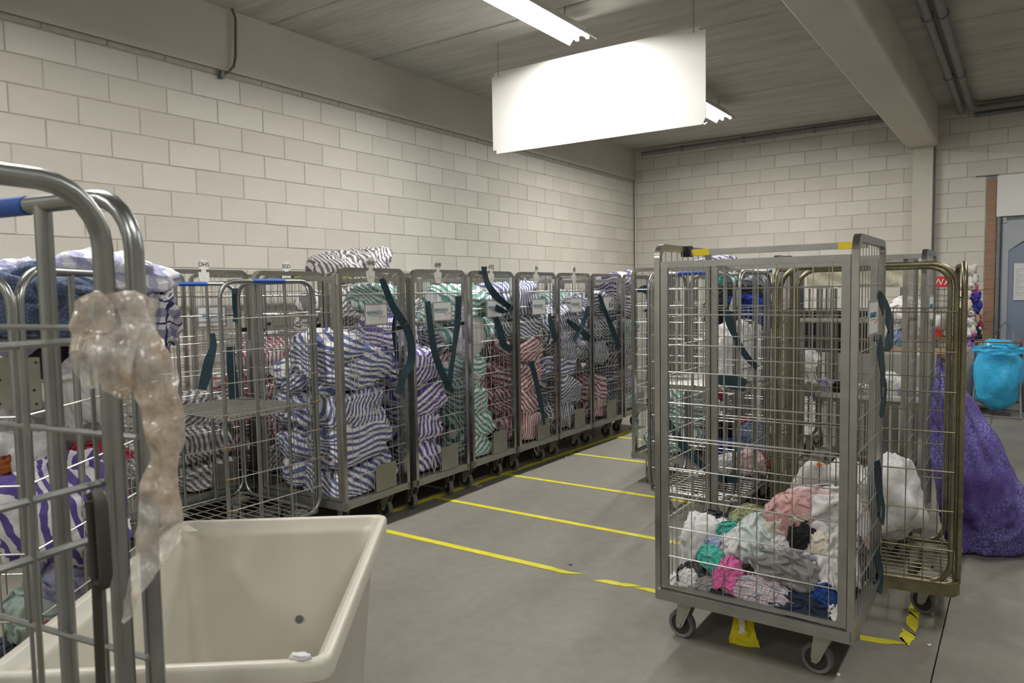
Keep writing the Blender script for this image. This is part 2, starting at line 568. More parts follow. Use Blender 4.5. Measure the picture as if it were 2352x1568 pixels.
# ================================================================ the setting
XR, YF = 10.0, -4.6      # far side wall and the wall behind the photographer
fl = MB().box(-.3, XR + .3, YF - .3, WALL_Y + .3, -.2, -.03).build('floor', 'mortar'); tag(fl, 'grey worn concrete floor of the laundry hall', kind='structure')
for x0, x1 in ((-.2, 5.268), (5.274, XR + .2)):
    MB().box(x0, x1, YF - .2, WALL_Y + .2, -.03, 0).build('floor_slab', 'floor', fl)

# block mesh shared by both walls: face in local x-z, front at y=0
def block_mesh(name, L, H, dep=.03, bv=.004):
    mb = MB()
    a, h = L / 2, H / 2
    vs = [(-a, 0, -h), (a, 0, -h), (a, 0, h), (-a, 0, h)]
    fr = [(x * (1 - bv / a), -.0, z * (1 - bv / h)) for x, y, z in vs]
    sd = [(x, bv, z) for x, y, z in vs]; bk = [(x, dep, z) for x, y, z in vs]
    mb.add(fr + sd + bk, [(0, 1, 2, 3)] + [(i, i + 4, (i + 1) % 4 + 4, (i + 1) % 4) for i in range(4)] + [(i + 4, i + 8, (i + 1) % 4 + 8, (i + 1) % 4 + 4) for i in range(4)])
    return mb


BLK = []
for nm in ('block', 'block_b', 'block_c'):
    me = block_mesh('block', BL - .008, BH - .008).mesh('block'); me.materials.append(MAT[nm]); BLK.append(me)


def lay(parent, row_z, a, b, first, place, indiv, acc):
    """one course of blocks between a and b with a joint at first"""
    k0 = math.floor((a - first) / BL)
    x = first + k0 * BL
    while x < b - .02:
        lo, hi = max(x, a), min(x + BL, b)
        if hi - lo > .03:
            c = (lo + hi) / 2; s = (hi - lo - .008) / (BL - .008)
            dep = RNG.uniform(-.0015, .0015)
            loc, rz = place(c, dep, row_z + BH / 2)
            if indiv:
                o = bpy.data.objects.new('block', BLK[RNG.choice((0, 0, 1, 2))]); COL.objects.link(o)
                o.parent = parent; o.location = loc; o.rotation_euler = (0, 0, rz); o.scale = (s, 1, 1)
            else:
                mb = block_mesh('b', (BL - .008) * s, BH - .008)
                co, si = math.cos(rz), math.sin(rz)
                acc.add([(loc[0] + v[0] * co - v[1] * si, loc[1] + v[0] * si + v[1] * co, loc[2] + v[2]) for v in mb.v], mb.f)
        x += BL


wl = MB().box(-.35, -.005, YF, WALL_Y + .3, 0, CEIL + .1).build('wall_left', 'mortar'); tag(wl, 'cream concrete block wall along the left', kind='structure')
acc = MB()
for r in range(0, 17):
    off = 2.5985 + (.5 * BL if (16 - r) % 2 else 0)
    lay(wl, .2 * r, 1.2, WALL_Y, off, lambda c, d, z: ((d, c, z), math.pi / 2), r >= 7, acc)
o = acc.build('lower_blocks', 'block', wl); o['kind'] = 'stuff'
# narrow ledge course under the beam
me = block_mesh('ledge_block', BL - .012, .04, .03, .003).mesh('ledge_block'); me.materials.append(MAT['ledge'])
y = 2.5985 + .5 * BL - 4 * BL
while y < WALL_Y:
    o = bpy.data.objects.new('ledge_block', me); COL.objects.link(o); o.parent = wl
    o.location = (.006, y + BL / 2, 3.425); o.rotation_euler = (0, 0, math.pi / 2); o.scale = (min(1, (WALL_Y - y) / BL), 1, 1)
    y += BL

wb = MB().box(0, XR, WALL_Y + .005, WALL_Y + .35, 0, CEIL + .1).build('wall_back', 'mortar'); tag(wb, 'cream concrete block wall at the back of the hall', kind='structure')
acc = MB()
pl = lambda c, d, z: ((c, WALL_Y + d, z), 0)
for r in range(0, 20):
    h = r >= 7
    lay(wb, .2 * r, 0, 4.30, 2.582 + (.5 * BL if (16 - r) % 2 else 0), pl, h, acc)
    fr = 4.67 if (16 - r) % 2 == 0 else 4.884
    if r < 15: lay(wb, .2 * r, 4.46, 5.10, fr, pl, h, acc)
    else: lay(wb, .2 * r, 4.46, 7.2, fr, pl, h, acc)
o = acc.build('lower_blocks', 'block', wb); o['kind'] = 'stuff'
MB().box(7.2, XR, WALL_Y - .005, WALL_Y + .02, 0, CEIL).build('plain_wall_face', 'room', wb)
wr = MB().box(XR, XR + .2, YF, WALL_Y + .3, 0, CEIL + .1).build('wall_right', 'room'); tag(wr, 'pale wall far to the right', kind='structure')
wf = MB().box(-.3, XR + .2, YF - .2, YF, 0, CEIL + .1).build('wall_front', 'room'); tag(wf, 'pale wall behind the viewer', kind='structure')

ce = MB().box(-.3, XR + .3, YF - .3, WALL_Y + .3, CEIL + .12, CEIL + .25).build('ceiling', 'mortar'); tag(ce, 'grey board-marked concrete slab ceiling', kind='structure')
y = 4.26 - 8 * 1.238
while y < WALL_Y:
    mb = MB(); a, b = y + .005, min(y + 1.233, WALL_Y + .2)
    mb.prism([(a, CEIL + .012), (a + .012, CEIL), (b - .012, CEIL), (b, CEIL + .012), (b, CEIL + .12), (a, CEIL + .12)], -.2, XR + .2, 'x')
    mb.build('ceiling_slab', 'slab', ce)
    y += 1.238

# concrete beams
lb = MB().box(-.02, .022, YF, WALL_Y, BEAM, CEIL).build('trim_1', 'beam'); tag(lb, 'smooth painted concrete beam along the top of the left wall', kind='structure')
mb = MB(); x0, x1 = 4.165, 4.545
mb.prism([(x0, BEAM + .02), (x0 + .02, BEAM), (x1 - .03, BEAM), (x1, BEAM + .03), (x1, CEIL), (x0, CEIL)], YF, WALL_Y - .0, 'y')
o = mb.build('trim_2', 'beam'); tag(o, 'deep painted concrete beam hanging under the ceiling on the right', kind='structure')
mb = MB().box(4.25, 4.49, WALL_Y - .12, WALL_Y, 0, BEAM).build('trim_3', 'beam'); tag(mb, 'pale concrete column against the back wall', kind='structure')
o = MB().box(4.492, 4.515, WALL_Y - .06, WALL_Y, 0, BEAM - .02).build('trim_4', 'pvc_grey'); tag(o, 'thin grey cable duct beside the column', kind='structure')
o = MB().bar((.04, WALL_Y - .03, 1.2), (.04, WALL_Y - .03, 3.42), .017, 8).build('corner_pipe', 'beam', None, True); tag(o, 'slim cream pipe running up the far corner', 'pipe')
# pipes under the ceiling
mb = MB().bar((.18, WALL_Y - .07, 3.86), (4.165, WALL_Y - .07, 3.9), .035, 10)
o = mb.build('drain_pipe', 'pvc_grey', None, True); tag(o, 'dark grey pipe along the back wall left of the beam', 'pipe')
for x in (.9, 1.9, 2.95, 3.9):
    MB().lathe([(.037, -.02), (.046, -.02), (.046, .02), (.037, .02)], 12, 'x', (x, WALL_Y - .07, 3.86 + .04 * x / 4.1)).build('pipe_collar', 'steel_dark', o)
for dx, lab in ((0, 'left'), (.115, 'right')):
    r0 = .042
    xe = 4.80 + dx
    pts = [(xe - dx * .1, -2, 3.87), (xe, WALL_Y - .45, 3.87)] + [(xe + .1 * (1 - math.cos(t)), WALL_Y - .45 + .33 * math.sin(t), 3.87) for t in (.4, .8, 1.2, 1.55)]
    if dx: pts += [(XR, WALL_Y - .11, 3.88)]
    else: pts = pts[:2] + [(xe, WALL_Y - .02, 3.87)]
    o = MB().path(pts, r0, 10).build('ceiling_pipe', 'pvc_grey', None, True)
    tag(o, f'dark grey pipe under the ceiling beside the beam, {lab} of the pair', 'pipe', 'pair of ceiling pipes')
    for yy in (5.2, 7.4, 9.6):
        MB().lathe([(r0 + .001, -.025), (r0 + .009, -.02), (r0 + .009, .02), (r0 + .001, .025)], 12, 'y', (xe, yy, 3.87)).build('pipe_collar', 'steel_dark', o)
o = MB().path([(4.95, WALL_Y - .05, 3.80), (XR, WALL_Y - .05, 3.86)], .03, 8).build('wall_pipe', 'steel_dark', None, True); tag(o, 'dark pipe along the top of the back wall right of the beam', 'pipe')
# conduit dropping down the left beam
c0 = [img(470, -8, X=.06), img(510, 2, X=.06), img(532, 18, X=.06), img(541, 42, X=.06), img(541, 130, X=.06), img(537, 152, X=.06), img(524, 166, X=.06), img(510, 172, X=.03)]
o = MB().path(c0, .011, 8).build('conduit', 'pipe_brown', None, True); tag(o, 'rusty brown conduit bent down over the left beam', 'pipe')
e = img(510, 172, X=.03)
MB().box(.0, .05, e.y - .02, e.y + .01, e.z - .03, e.z + .03).build('conduit_clip', 'steel_dark', o)

# brick pier, door and panel at the right end of the back wall
pier = MB().box(5.105, 5.222, WALL_Y - .006, WALL_Y + .2, 0, 2.985).build('wall_pier', 'brick_mortar'); tag(pier, 'narrow strip of orange bricks beside the blue door', kind='structure')
me = block_mesh('brick', .108, .052, .03, .003).mesh('brick'); me.materials.append(MAT['brick'])
for k in range(int(2.97 / .0625)):
    o = bpy.data.objects.new('brick', me); COL.objects.link(o); o.parent = pier
    o.location = (5.1635 + RNG.uniform(-.003, .003), WALL_Y - .012 + RNG.uniform(-.002, .002), .03 + k * .0625)
o = MB().box(4.98, 5.24, WALL_Y - .02, WALL_Y + .02, 2.99, 3.0).build('lintel_edge', 'steel_dark'); tag(o, 'thin dark steel lintel edge over the brick strip', 'lintel')
o = MB().box(5.222, 6.35, WALL_Y - .03, WALL_Y, 2.45, 2.985).build('header_board', 'white_panel'); tag(o, 'large white panel above the blue door', 'panel')
dr = MB().box(5.225, 6.3, WALL_Y + .0, WALL_Y + .1, 0, 2.45).build('door_1', 'steel_dark'); tag(dr, 'blue grey steel door with a pale slanted upper plate', kind='structure')
MB().box(5.232, 5.265, WALL_Y - .03, WALL_Y + .02, 0, 2.45).build('door_frame', 'pvc_grey', dr)
MB().box(5.29, 6.25, WALL_Y - .035, WALL_Y, 0.02, 2.40).build('door_leaf', 'door_blue', dr)
MB().prism([(5.305, .02), (5.365, .02), (5.365, 2.0), (5.95, 2.55 - .12), (5.95, 2.39), (5.305, 2.39)], WALL_Y - .044, WALL_Y - .03).build('pale_plate', 'door_pale', dr)
MB().box(5.30, 5.335, WALL_Y - .06, WALL_Y - .03, 2.36, 2.43).build('door_closer', 'zinc', dr)
po = thing('poster', 'white printed notice sheet taped on the blue door', 'poster', (5.56, WALL_Y - .045, 1.59))
MB().box(-.13, .13, -.004, 0, -.24, .24).build('sheet', 'poster', po)
for k, cc in enumerate(((.5, .05, .05), (.6, .3, .02), (.1, .3, .1), (.08, .15, .4))):
    plain(f'print_{k}', cc, .6)
    MB().box(.04, .10, -.006, -.003, .02 - .06 * k, .07 - .06 * k).build('colour_bar', f'print_{k}', po)
for k in range(14): MB().box(-.11, -.02 - .03 * (k % 3), -.006, -.003, .16 - .026 * k, .166 - .026 * k).build('text_line', 'sign_frame', po)

# ================================================================ lamps
def lamp(x, y0, y1, label, nm='fluorescent_lamp', pw=1.):
    t = thing(nm, label, 'lamp', (x, (y0 + y1) / 2, 3.745), 0, 'fluorescent ceiling lamps')
    h = (y1 - y0) / 2
    MB().box(-.035, .035, -h, h, .06, .13).build('housing', 'lamp_body', t)
    for s in (-1, 1):
        mb = MB().prism([(s * .02, .075), (s * .085, .058), (s * .135, .0), (s * .138, .004), (s * .088, .064), (s * .02, .081)], -h, h)
        mb.build('reflector', 'lamp_body', t)
        MB().bar((s * .052, -h + .02, .036), (s * .052, h - .02, .036), .013, 10).build('tube', 'tube_light', t, True)
        MB().box(s * .052 - .014, s * .052 + .014, h - .02, h, .02, .07).build('lamp_holder', 'lamp_body', t)
    for yy in (-h * .6, h * .6): MB().bar((0, yy, .12), (0, yy, CEIL - 3.745), .006, 6).build('hanger', 'zinc', t)
    ld = bpy.data.lights.new('tube_glow', 'AREA'); ld.shape = 'RECTANGLE'; ld.size = .13; ld.size_y = 2 * h - .05
    ld.energy = LAMP_W * pw * (2 * h) / 1.5; ld.color = (1.0, .975, .925)
    lo = bpy.data.objects.new('tube_glow', ld); COL.objects.link(lo); lo.parent = t; lo.location = (0, 0, .022)
    return t


lamp(2.3, 4.25, 5.80, 'lit twin tube ceiling lamp in front of the white hanging board')
l2 = lamp(2.3, 8.1, 9.62, 'lit twin tube ceiling lamp beyond the white hanging board', pw=1.7)
MB().path([(-.15, .3, 0), (-.16, .3, -.06), (-.13, .3, -.1), (-.1, .3, -.08)], .006, 6).build('wire_hook', 'lamp_body', l2, True)
for y0 in (.4, -3.4): lamp(2.3, y0, y0 + 1.55, 'lit twin tube ceiling lamp outside the view')
for y0 in (-3.4, .4, 4.25, 8.1): lamp(6.5, y0, y0 + 1.55, 'lit twin tube ceiling lamp outside the view', pw=.6)
# hanging white board
bd = thing('hanging_board', 'large blank white board hung from the ceiling at the lamp end', 'board', (2.305, 5.88, 2.9))
poly = [(-1.06, .035), (-1.06, .74), (-1.03, .74), (-1.03, .775), (1.03, .785), (1.03, .75), (1.08, .75), (1.08, .05), (1.05, .0), (-1.02, .0), (-1.02, .035)]
mb = MB().prism([(a, b + (.012 if a < 0 else 0)) for a, b in poly], -.006, .006); mb.build('panel', 'board', bd)
for x in (-.98, .98): MB().bar((x, -.008, .74), (x, -.008, 1.06), .0035, 6).build('hanging_wire', 'zinc', bd)

# ================================================================ roll cages
_MC = {}


def cached(key, make, smooth=False):
    if key not in _MC: _MC[key] = make().mesh(key[0], smooth)
    return _MC[key]


def caster(parent, x, y, ang, rw=.0625, light=False, top=.2):
    """swivel caster: galvanised fork with a rubber-tyred wheel"""
    def fork():
        mb = MB().box(-.045, .045, -.05, .05, top - .008, top)
        mb.lathe([(.034, top - .026), (.036, top - .008), (.0, top - .008)], 14)
        for s in (-1, 1):
            mb.prism([(-.034, top - .02), (.04, top - .02), (.052, rw + .016), (.05, rw - .014), (.03, rw - .016), (.016, rw)], s * .024 - .002, s * .024 + .002)
        mb.prism([(-.034, top - .024), (.04, top - .024), (.04, top - .018), (-.034, top - .018)], -.024, .024)
        mb.bar((.034, -.032, rw), (.034, .032, rw), .008, 8)
        return mb
    fk = link('caster_fork', cached(('caster_fork', rw, top), fork, True), 'fork', parent)
    fk.location = (x, y, 0); fk.rotation_euler = (0, 0, ang)
    tyre = lambda: MB().lathe([(rw * .72, -.015), (rw * .93, -.017), (rw, -.011), (rw, .011), (rw * .93, .017), (rw * .72, .015)], 26, 'y')
    wh = link('tyre', cached(('tyre', rw), tyre, True), 'tyre_grey', fk); wh.location = (.034, 0, rw)
    hub = lambda: MB().lathe([(.0, -.018), (.014, -.018), (.016, -.010), (rw * .72, -.012), (rw * .74, .0), (rw * .72, .012), (.016, .010), (.014, .018), (.0, .018)], 22, 'y')
    hb = link('wheel_hub', cached(('wheel_hub', rw), hub, True), 'hub', fk); hb.location = (.034, 0, rw)
    return fk


ZS = [.397 + .13 * k for k in range(10)]


def cage(label, cx, cy, rz=0., W=.785, D=.65, H=1.755, group='laundry roll cages', gates='fb', fine=False, sign=None, plate=True, bar=True, tagtxt=None, wheel=None, sidex='lr', shelf=None,
         tag_y=-.03, wiremat='zinc_wire', framemat='zinc', sidemat='bright'):
    t = thing('roll_cage', label, 'roll cage', (cx, cy, 0), rz, group)
    # base
    def base():
        mb = MB(); z0, z1 = .2, .245
        for s in (-1, 1):
            mb.box(-W / 2, W / 2, s * D / 2 - .0125, s * D / 2 + .0125, z0, z1)
            mb.box(s * W / 2 - .0125, s * W / 2 + .0125, -D / 2, D / 2, z0, z1)
            mb.box(-W / 2 + .02, W / 2 - .02, s * (D / 2 - .02) - .006, s * (D / 2 - .02) + .006, z1 - .01, z1 + .008)
        for k in (-.2, .2): mb.box(k - .02, k + .02, -D / 2, D / 2, z0, z0 + .03)
        return mb
    link('base_frame', cached(('base_frame', W, D), base), framemat, t)
    fl_ = lambda: MB().box(-W / 2 + .012, W / 2 - .012, -D / 2 + .012, D / 2 - .012, .236, .242)
    link('floor_plate', cached(('floor_plate', W, D), fl_), 'plate', t)
    wa = wheel or (RNG.uniform(-.5, .5) + 3.1)
    for i, (sx, sy) in enumerate(((-1, -1), (1, -1), (-1, 1), (1, 1))):
        caster(t, sx * (W / 2 - .105), sy * (D / 2 - .10), wa + RNG.uniform(-.25, .25) if wheel is None else wheel)
    # side frames: bent rectangular tube with welded wires
    def frame():
        r = .05; y = D / 2 - .015; top = H - .0125
        pts = [(0, -y, .195), (0, -y, top - r)] + arc((0, -y + r, top - r), r, 180, 90, 6, 'yz')[1:] + arc((0, y - r, top - r), r, 90, 0, 6, 'yz') + [(0, y, .195)]
        return MB().path(pts, 0, flat=(.0145, .0125))
    fy = D / 2 - .03; nv = 8
    def hw(): return MB().bar((0, -fy - .014, 0), (0, fy + .014, 0), .0030, 6)
    def vw(): return MB().bar((0, 0, .25), (0, 0, H - .026), .0022, 5)
    def wires():
        mb = MB()
        for z in ZS: mb.bar((.0035, -fy - .014, z), (.0035, fy + .014, z), .0030, 5)
        for k in range(nv):
            yy = -fy + 2 * fy * (k + 1) / (nv + 1); mb.bar((-.001, yy, .25), (-.001, yy, H - .026), .0022, 4)
        return mb
    for s in (-1, 1):
        if (s < 0 and 'l' not in sidex) or (s > 0 and 'r' not in sidex): continue
        sf = link('side_frame', cached(('side_frame', D, H, sidemat), frame, True), sidemat, t)
        sf.location = (s * W / 2, 0, 0); sf.rotation_euler = (0, 0, 0 if s > 0 else math.pi)
        if fine:
            for z in ZS:
                q = link('wire', cached(('h_wire', D), hw, True), wiremat, sf); q.location = (.0035, 0, z)
            for k in range(nv):
                q = link('wire', cached(('v_wire', H), vw, True), wiremat, sf); q.location = (-.001, -fy + 2 * fy * (k + 1) / (nv + 1), 0)
        else:
            q = link('wire_mesh', cached(('wire_mesh', D, H), wires), wiremat, sf); q['kind'] = 'stuff'
        kn = lambda: MB().lathe([(.0, .03), (.012, .03), (.014, .026), (.014, 0), (.0, 0)], 12, 'x')
        for yy in (D / 2 - .045,):
            q = link('buffer', cached(('buffer',), kn, True), 'rubber', sf); q.location = (-.03, yy, 1.33)
    # gates
    gt = 1.665 if H > 1.7 else H - .08
    gx = W / 2 - .0315
    def gframe():
        mb = MB()
        mb.box(-gx - .016, gx + .016, -.011, .011, gt - .012, gt + .014)
        mb.box(-gx - .016, gx + .016, -.008, .008, .252, .27)
        for s in (-1, 1): mb.box(s * gx - .0155, s * gx + .0155, -.010, .010, .252, gt - .012)
        return mb
    GZ = ZS[:4] + [.913, .926] + ZS[5:9]
    GZ = [.397, .525, .66, .787, .912, .926, 1.073, 1.206, 1.323, 1.452, 1.56]
    gn_ = 10
    def ghw(): return MB().bar((-gx + .015, 0, 0), (gx - .015, 0, 0), .0030, 6)
    def gvw(): return MB().bar((0, 0, .26), (0, 0, gt - .01), .0022, 5)
    def gwires():
        mb = MB()
        for z in GZ: mb.bar((-gx + .015, -.0035, z), (gx - .015, -.0035, z), .0030, 5)
        for k in range(gn_):
            xx = -gx + .015 + (2 * gx - .03) * (k + .5) / gn_; mb.bar((xx, .001, .26), (xx, .001, gt - .01), .0022, 4)
        return mb
    for c, s in (('f', -1), ('b', 1)):
        if c not in gates: continue
        g = link('gate', cached(('gate', W, H), gframe), framemat, t); g.location = (0, s * (D / 2 - .012), 0)
        if s > 0: g.rotation_euler = (0, 0, math.pi)
        if fine:
            for z in GZ:
                q = link('wire', cached(('gh_wire', W), ghw, True), wiremat, g); q.location = (0, -.0035, z)
            for k in range(gn_):
                q = link('wire', cached(('gv_wire', H), gvw, True), wiremat, g); q.location = (-gx + .015 + (2 * gx - .03) * (k + .5) / gn_, .001, 0)
        else:
            q = link('wire_mesh', cached(('gate_mesh', W, H), gwires), wiremat, g); q['kind'] = 'stuff'
    if bar:
        tb = link('top_bar', cached(('top_bar', W, H), lambda: MB().box(-W / 2 + .012, W / 2 - .012, -.0125, .0125, H - .04, H - .014)), framemat, t)
        for s in (-1, 1) if bar != 'plain' else ():
            q = link('yellow_sleeve', cached(('yellow_sleeve',), lambda: MB().box(-.04, .04, -.0135, .0135, -.0145, .0145)), 'yellow_tape', tb); q.location = (s * (W / 2 - .08), 0, H - .027)
        link('bracket', cached(('bracket', W, H), lambda: MB().box(-W / 2 - .014, -W / 2 + .03, -.018, .018, H - .045, H + .004)), 'rubber', tb)
    if sign:
        sg = link('sign_plate', cached(('sign_plate',), lambda: MB().box(0, .004, -.11, .11, -.072, .072)), 'sign_frame', t)
        sg.location = (W / 2 + .007, .02, 1.43)
        link('sign_face', cached(('sign_face',), lambda: MB().box(.004, .006, -.098, .098, -.062, .062)), 'sign_white', sg)
        if sign == 'NEWASCO':
            text('lettering', 'NEWASCO', .031, 'ink_teal', sg, (.0068, -.016, .012), (math.pi / 2, 0, math.pi / 2), sx=1.0)
            q = link('underline', cached(('underline',), lambda: MB().box(0, .0006, -.06, .06, -.001, .001)), 'ink_teal', sg); q.location = (.0062, -.016, -.006)
            sq = lambda: MB().path([(.0004, .02 + .0042 * k, .004 * math.sin(k * 2.2) + .0006 * k + (.005 if k == 8 else 0)) for k in range(17)], .0009, 5)
            q = link('red_script', cached(('red_script',), sq), 'ink_red', sg); q.location = (.0062, 0, -.02)
        else:
            text('lettering', sign, .085, 'ink_dark', sg, (.0068, .045, -.016), (math.pi / 2, 0, math.pi / 2), sx=.8)
            q = link('logo_mark', cached(('logo_mark',), lambda: MB().box(0, .0006, .066, .08, .022, .055).box(0, .0006, .02, .062, .03, .036)), 'ink_dark', sg); q.location = (.0062, 0, 0)
    if plate:
        q = link('kick_plate', cached(('kick_plate',), lambda: MB().box(0, .003, -.1, .1, 0, .175)), 'plate', t); q.location = (W / 2 + .006, .075, .25)
    if tagtxt is not None:
        def clip():
            mb = MB().prism([(-.032, .0), (-.036, .012), (-.022, .06), (-.014, .066), (.014, .066), (.022, .06), (.036, .012), (.032, 0)], -.002, .002, 'x')
            mb.prism([(-.038, -.02), (-.038, -.055), (-.022, -.1), (.022, -.1), (.038, -.055), (.038, -.02), (.018, -.02), (.014, -.045), (-.014, -.045), (-.018, -.02)], -.002, .002, 'x')
            mb.box(-.003, .003, -.016, .016, -.06, .01)
            return mb
        q = link('name_clip', cached(('name_clip',), clip), 'tag_white', t); q.location = (W / 2 + .018, tag_y, H + .004)
        if tagtxt: text('lettering', tagtxt, .042, 'ink_dark', q, (.0026, 0, .03), (math.pi / 2, 0, math.pi / 2))
    if shelf:
        sh = MB()
        for k in range(26):
            xx = -W / 2 + .03 + (W - .06) * k / 25; sh.bar((xx, -D / 2 + .02, 0), (xx, D / 2 - .02, 0), .0028, 4)
        for yy in (-D / 2 + .02, 0, D / 2 - .02): sh.bar((-W / 2 + .02, yy, -.005), (W / 2 - .02, yy, -.005), .005, 5)
        q = sh.build('shelf', 'zinc_wire', t); q.location = (0, 0, shelf)
    return t


def tube_panel(t, p0, p1, z0, z1, mat='tube', R=.0125, inner=(1 / 3, 2 / 3), zs=(.3, .5, .7, .9, 1.1, 1.3, 1.5), nw=5, sleeve=False, rr=.10, ri=.010, rust=False, sleeve_at=(.33, .67), name='tube_panel', wr=.0032, side=1, wmat=None):
    a, b = Vector((p0[0], p0[1], 0)), Vector((p1[0], p1[1], 0)); e = (b - a); L = e.length; e.normalize(); nrm = Vector((e.y, -e.x, 0)) * side
    def at(s, z): return a + e * s + Vector((0, 0, z))
    pts = []
    for (cs, cz, a0) in ((L - rr, z1 - rr, 90), (L - rr, z0 + rr, 0), (rr, z0 + rr, -90), (rr, z1 - rr, -180)):
        for i in range(7):
            an = math.radians(a0 - 90 * i / 6); pts.append(at(cs + rr * math.cos(an), cz + rr * math.sin(an)))
    o = MB().path(pts, R, 10, closed=True).build(name, mat, t, True)
    for k in inner: MB().bar(at(L * k, z0), at(L * k, z1), ri, 8).build('upright', mat, o, True)
    mb = MB()
    for z in zs: mb.bar(at(-.006, z) + nrm * .014, at(L + .006, z) + nrm * .014, wr, 6)
    for k in range(nw):
        s = L * (k + .5) / nw; mb.bar(at(s, z0) + nrm * .011, at(s, max(zs)) + nrm * .011, wr * .75, 5)
    q = mb.build('wire_mesh', wmat or ('zinc_wire' if mat == 'tube' else mat), o, True); q['kind'] = 'stuff'
    if rust:
        mb = MB()
        for z in zs[:5]:
            for s in (0, L): mb.lathe([(0, -.009), (.014, -.006), (.015, .004), (0, .009)], 8, 'z', tuple(at(s, z) + nrm * .008))
        mb.build('rust_spot', 'rusty', o, True)
    if sleeve: MB().bar(at(L * sleeve_at[0], z1), at(L * sleeve_at[1], z1), R + .002, 10).build('blue_sleeve', 'blue_sleeve', o, True)
    return o


def tube_cage(label, cx, cy, rz, W, D, H, panels='lrb', shelf=None, mat='tube', z0=.2, group='tubular roll cages', sleeves='lr', rust=False, base=True, zs=(.36, .54, .72, .9, 1.08, 1.26, 1.44), casters=True, shelfmat='zinc_wire', inner=(1 / 3, 2 / 3), nw=5):
    t = thing('tubular_cage', label, 'roll cage', (cx, cy, 0), rz, group)
    w, d = W / 2, D / 2
    sides = {'l': ((-w, -d), (-w, d), -1), 'r': ((w, -d), (w, d), 1), 'b': ((-w + .03, d), (w - .03, d), -1), 'f': ((-w + .03, -d), (w - .03, -d), 1)}
    for c in panels:
        p0, p1, sd = sides[c]
        tube_panel(t, p0, p1, z0, H, mat, zs=zs, sleeve=c in sleeves, rust=rust, side=sd, inner=inner, nw=nw)
    if base:
        mb = MB(); r = .06
        pts = arc((w - r, d - r, .2), r, 0, 90, 5, 'xy') + arc((-w + r, d - r, .2), r, 90, 180, 5, 'xy') + arc((-w + r, -d + r, .2), r, 180, 270, 5, 'xy') + arc((w - r, -d + r, .2), r, 270, 360, 5, 'xy')
        bo = mb.path(pts, .014, 8, closed=True).build('base_frame', mat, t, True)
        mb = MB()
        for k in range(11): mb.bar((-w + .02, -d + .03 + (D - .06) * k / 10, .21), (w - .02, -d + .03 + (D - .06) * k / 10, .21), .0032, 5)
        for k in range(6): mb.bar((-w + .06 + (W - .12) * k / 5, -d + .02, .204), (-w + .06 + (W - .12) * k / 5, d - .02, .204), .004, 5)
        q = mb.build('base_grid', 'zinc_wire' if mat == 'tube' else mat, bo, True); q['kind'] = 'stuff'
    if casters:
        for sx in (-1, 1):
            for sy in (-1, 1): caster(t, sx * (w - .1), sy * (d - .1), RNG.uniform(2.6, 3.6))
    if shelf:
        mb = MB()
        for k in range(19): mb.bar((-w + .025, -d + .02 + (D - .04) * k / 18, 0), (w - .025, -d + .02 + (D - .04) * k / 18, 0), .0042, 6)
        for xx in (-w + .02, 0, w - .02): mb.bar((xx, -d, -.008), (xx, d, -.008), .007, 6)
        q = mb.build('shelf', shelfmat, t, True); q.location = (0, 0, shelf)
    return t


# ---- first row along the aisle
ROWX = 2.03 - .3925
ROW = [('NHB', 3.41, 'NEWASCO', 'roll cage tagged NHB full of blue striped laundry bags'),
       ('AMF', 4.08, 'NEWASCO', 'roll cage tagged AMF with purple striped bags below green ones'),
       ('ATZ', 4.745, 'NEWASCO', 'roll cage of green striped bags and a white plastic bag, strap tied to its top'),
       ('74', 5.405, 'NEWASCO', 'roll cage with red striped bags below blue striped bags'),
       ('RS', 6.06, 'NEWASCO', 'roll cage filled with navy striped bags and a crossed strap'),
       (None, 6.72, 'KH', 'roll cage with a sign lettered KH and a red striped bag at the bottom')]
CAGES = {}
for i, (tg, cy, sg, lab) in enumerate(ROW):
    CAGES[i] = cage(lab, ROWX + (0, .005, -.01, 0, 0, .01)[i], cy, (.05, .03, .04, 0, .01, -.03)[i] * .8, D=.625, H=1.732, group='roll cages in the row along the aisle', sign=sg, tagtxt=tg, bar=False, fine=(i == 0), gates='fb' if i in (0, 5) else 'f')
CAGES[6] = cage('roll cage at the far end of the aisle row', ROWX, 7.42, 0, D=.625, H=1.732, group='roll cages in the row along the aisle', gates='f', bar=False)
# ---- second row against the wall
ROW2 = [(2.18, None, 'roll cage half hidden behind the checked shirts'), (2.865, 'DHS', 'roll cage tagged DHS behind the tubular cage with blue handles'), (3.53, 'BSD', 'roll cage tagged BSD between the DHS cage and the NHB cage'),
        (4.19, None, 'roll cage by the wall holding grey striped bags above the rim'), (4.85, None, 'roll cage by the wall behind the AMF cage'), (5.51, None, 'roll cage by the wall behind the cage with a strap on top'),
        (6.17, None, 'roll cage by the wall behind the red striped bags'), (6.83, None, 'roll cage by the wall behind the navy striped bags')]
for i, (cy, tg, lab) in enumerate(ROW2):
    CAGES['w%d' % i] = cage(lab, 1.05 - .3925, cy, 0, D=.63, H=1.745, group='roll cages in the row by the wall', sign='NEWASCO' if i == 1 else None, tagtxt=tg, gates='f' if i < 3 else '', plate=i == 1, sidex='lr', bar=i in (0, 3))

# ---- tubular cage before the row
B1 = tube_cage('tubular cage with two blue handles and a wire shelf, empty', 1.50, 2.72, .0, .80, .65, 1.65, 'lrb', shelf=.875, rust=True, sleeves='lr', group='tubular roll cages')

